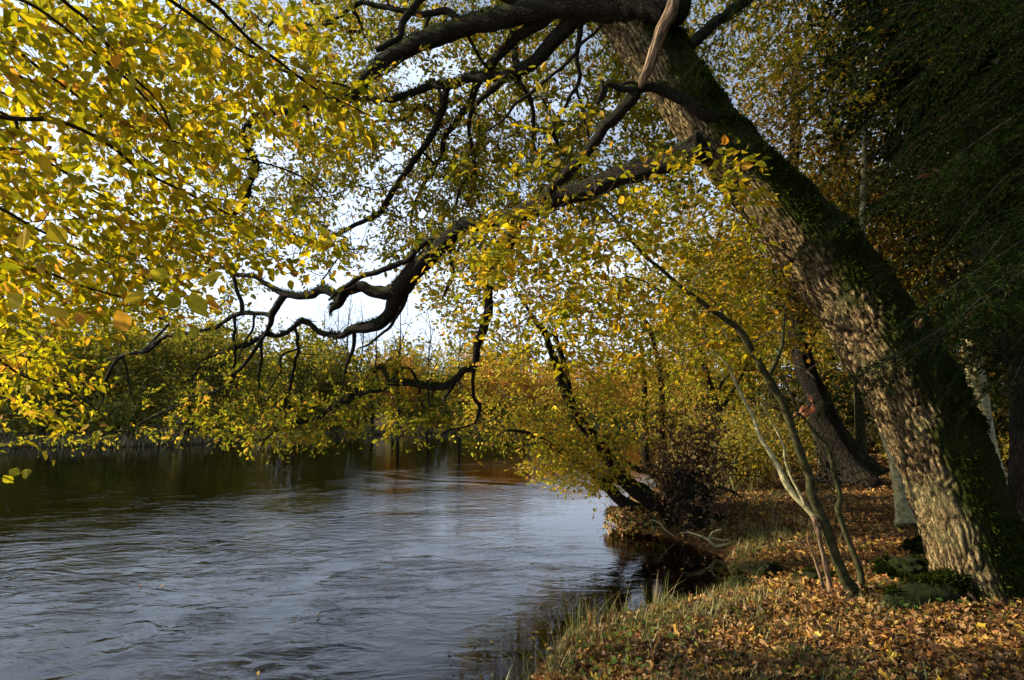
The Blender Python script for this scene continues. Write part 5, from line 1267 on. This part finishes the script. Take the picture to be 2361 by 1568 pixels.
# broken twigs lying in the litter
xy = on_ground(260, r, 2.6, 12, -5, 55, 1); sk = Skel(97); 
for a, b in xy:
    z = gh(a, b) + .035; an = r.uniform(0, 6.283); l = r.uniform(.06, .28)
    cc_ = np.array([[a + math.cos(an) * l * t + r.normal(0, .012), b + math.sin(an) * l * t + r.normal(0, .012), z + r.uniform(0, .02)] for t in (-1, -.33, .33, 1)])
    for i, p_ in enumerate(cc_):
        k = sk.n; sk.X[k] = p_; sk.par[k] = k - 1 if i else -1; sk.main[k] = False; sk.dir[k] = nrm(cc_[min(i + 1, 3)] - cc_[max(i - 1, 0)]); sk.n += 1
tag(sk.twigs('ground_twigs', M_TWIGP, None, rtip=.0022, rpow=.5, rmax=.008, k=4), 'broken pale twigs lying among the fallen leaves', 'twigs', None, 'stuff')
# leafy ground plants at lower right
xy = on_ground(1400, r, 2.7, 9, 4, 50, 1, lambda x, y, s: fbm2(x * 1.5, y * 1.5, 2, 55) > .12); m = len(xy)
o = leaves('ground_plants', T_OVATE2, np.column_stack([xy, ground_h(xy[:, 0], xy[:, 1]) + r.uniform(.02, .09, m)]), np.column_stack([r.normal(0, 1, (m, 2)), r.normal(.2, .2, m)]), nrm(np.array([0, -.2, 1.]) + r.normal(0, .4, (m, 3))), r.uniform(.025, .06, m), jcol(m, [(.10, .17, .03), (.2, .24, .03)], [.7, .3], .2, r), M_LEAF)
tag(o, 'small green leafy plants growing among the fallen leaves', 'ground plants', None, 'stuff')

# mossy boulders, log, driftwood, sticks
def rock(name, u, v, z, size, label, cat, seed, mat=M_MOSSY, fuzz=2500):
    g = G(u, v, z); g[2] = gh(g[0], g[1])
    me = bpy.data.meshes.new(name); import bmesh
    bm = bmesh.new(); bmesh.ops.create_icosphere(bm, subdivisions=5, radius=1)
    for q in bm.verts:
        k = 1 + .35 * mn.noise(q.co * 1.6 + Vector((seed, 0, 0))) + .22 * mn.noise(q.co * 4 + Vector((0, seed, 0))) + .10 * mn.noise(q.co * 12)
        q.co = Vector((q.co.x * size[0] * k, q.co.y * size[1] * k, q.co.z * size[2] * k))
    bm.to_mesh(me); bm.free(); me.polygons.foreach_set('use_smooth', [True] * len(me.polygons)); me.materials.append(mat)
    root = empty(name, g, label, cat); o = bpy.data.objects.new('body', me); COL.objects.link(o); o.parent = root
    vv = np.array([q.co[:] for q in me.vertices]); nn = nrm(vv)
    moss_tufts('moss', vv + g, nn, np.clip(nn[:, 2] * .5 + .5, 0, 1), int(fuzz * 1.6), root, .2, .04, r, pal=[(.018, .028, .005), (.035, .045, .008), (.010, .016, .004)])
    return root
rock('mossy_boulder', 1762, 1292, .4, (.14, .14, .16), 'small dark moss-covered boulder on the bank at the edge of the inlet', 'boulder', 3)
rock('mossy_stump', 1705, 1305, .4, (.16, .14, .12), 'low mossy stump among grass beside the inlet', 'stump', 8)
rock('mossy_boulder', 2085, 1318, .5, (.24, .20, .16), 'large mossy boulder against the foot of the leaning oak', 'boulder', 12, fuzz=6000)
rock('mossy_boulder', 2140, 1270, .5, (.20, .2, .18), 'mossy boulder wedged behind the foot of the leaning oak', 'boulder', 17, fuzz=5000)
rock('mossy_boulder', 1880, 1300, .5, (.22, .16, .07), 'flat mossy stone half buried behind the hornbeam stems', 'boulder', 21)
dw, g = thing_at('driftwood', 1650, 1250, .15, 'pale twisted driftwood branch lying at the leaf-strewn water edge', 'driftwood')
dz = (g - CAM) @ FW
for pts in ([(60, 545, 8), (120, 570, 12), (200, 600, 18), (260, 650, 22), (320, 640, 18), (370, 628, 13)], [(215, 605, 15), (235, 560, 14), (300, 535, 9)], [(210, 590, 12), (300, 608, 12), (360, 606, 7)], [(20, 560, 6), (90, 560, 9), (180, 590, 14)]):
    c = stroke(8, pts, dz, dz - .1, .04); tube('branch', c, M_PALE, dw, k=8, knob=.2)
stk, g = thing_at('fallen_stick', 1555, 1228, .12, 'thin bare pale stick arching out of the dark under the pollard stump', 'stick')
dz = (g - CAM) @ FW
c = stroke(7, [(2120, 470, 8), (2180, 490, 10), (2230, 545, 10), (2285, 585, 8)], dz, dz, .04); tube('branch', c, M_PALE, stk, k=6)
stk, g = thing_at('fallen_branch', 1745, 1170, .4, 'thin dark arched dead branch reaching right from the pollard stump across the grass', 'branch')
dz = (g - CAM) @ FW
for pts in ([(200, 260, 16), (270, 250, 18), (340, 265, 18), (400, 290, 15), (440, 340, 9)], [(230, 195, 6), (330, 165, 8), (450, 170, 8), (560, 180, 8), (680, 230, 5)], [(340, 265, 12), (390, 300, 8), (410, 350, 5)]):
    c = stroke(8, pts, dz, dz - .2, .05); tube('branch', c, M_DARK, stk, k=6)
# the leafy spit under the alder
rock('root_mound', 1468, 1208, .05, (.45, .4, .34), 'root mound covered in ivy and fallen leaves under the leaning alder stems', 'root mound', 31, mat=noise_mat('leafy_earth', [(.03, .02, .01), (.14, .08, .03), (.10, .11, .02)], 18))
g = G(1490, 1215, .1); n_ = 900
k = nrm(r.normal(0, 1, (n_, 3))); k[:, 2] = np.abs(k[:, 2]); pos = np.array([g[0] - .2, g[1], .05]) + k * np.array([.55, .42, .38])
o = leaves('mound_leaves', T_OVATE2, pos, nrm(r.normal(0, 1, (n_, 3))), nrm(k + r.normal(0, .3, (n_, 3))), r.uniform(.04, .08, n_), jcol(n_, [(.4, .2, .05), (.2, .22, .04), (.3, .14, .04)], [.4, .3, .3], .2, r), M_LEAFD)
tag(o, 'fallen leaves and ivy lying on the root mound under the alder', 'leaves', None, 'stuff')
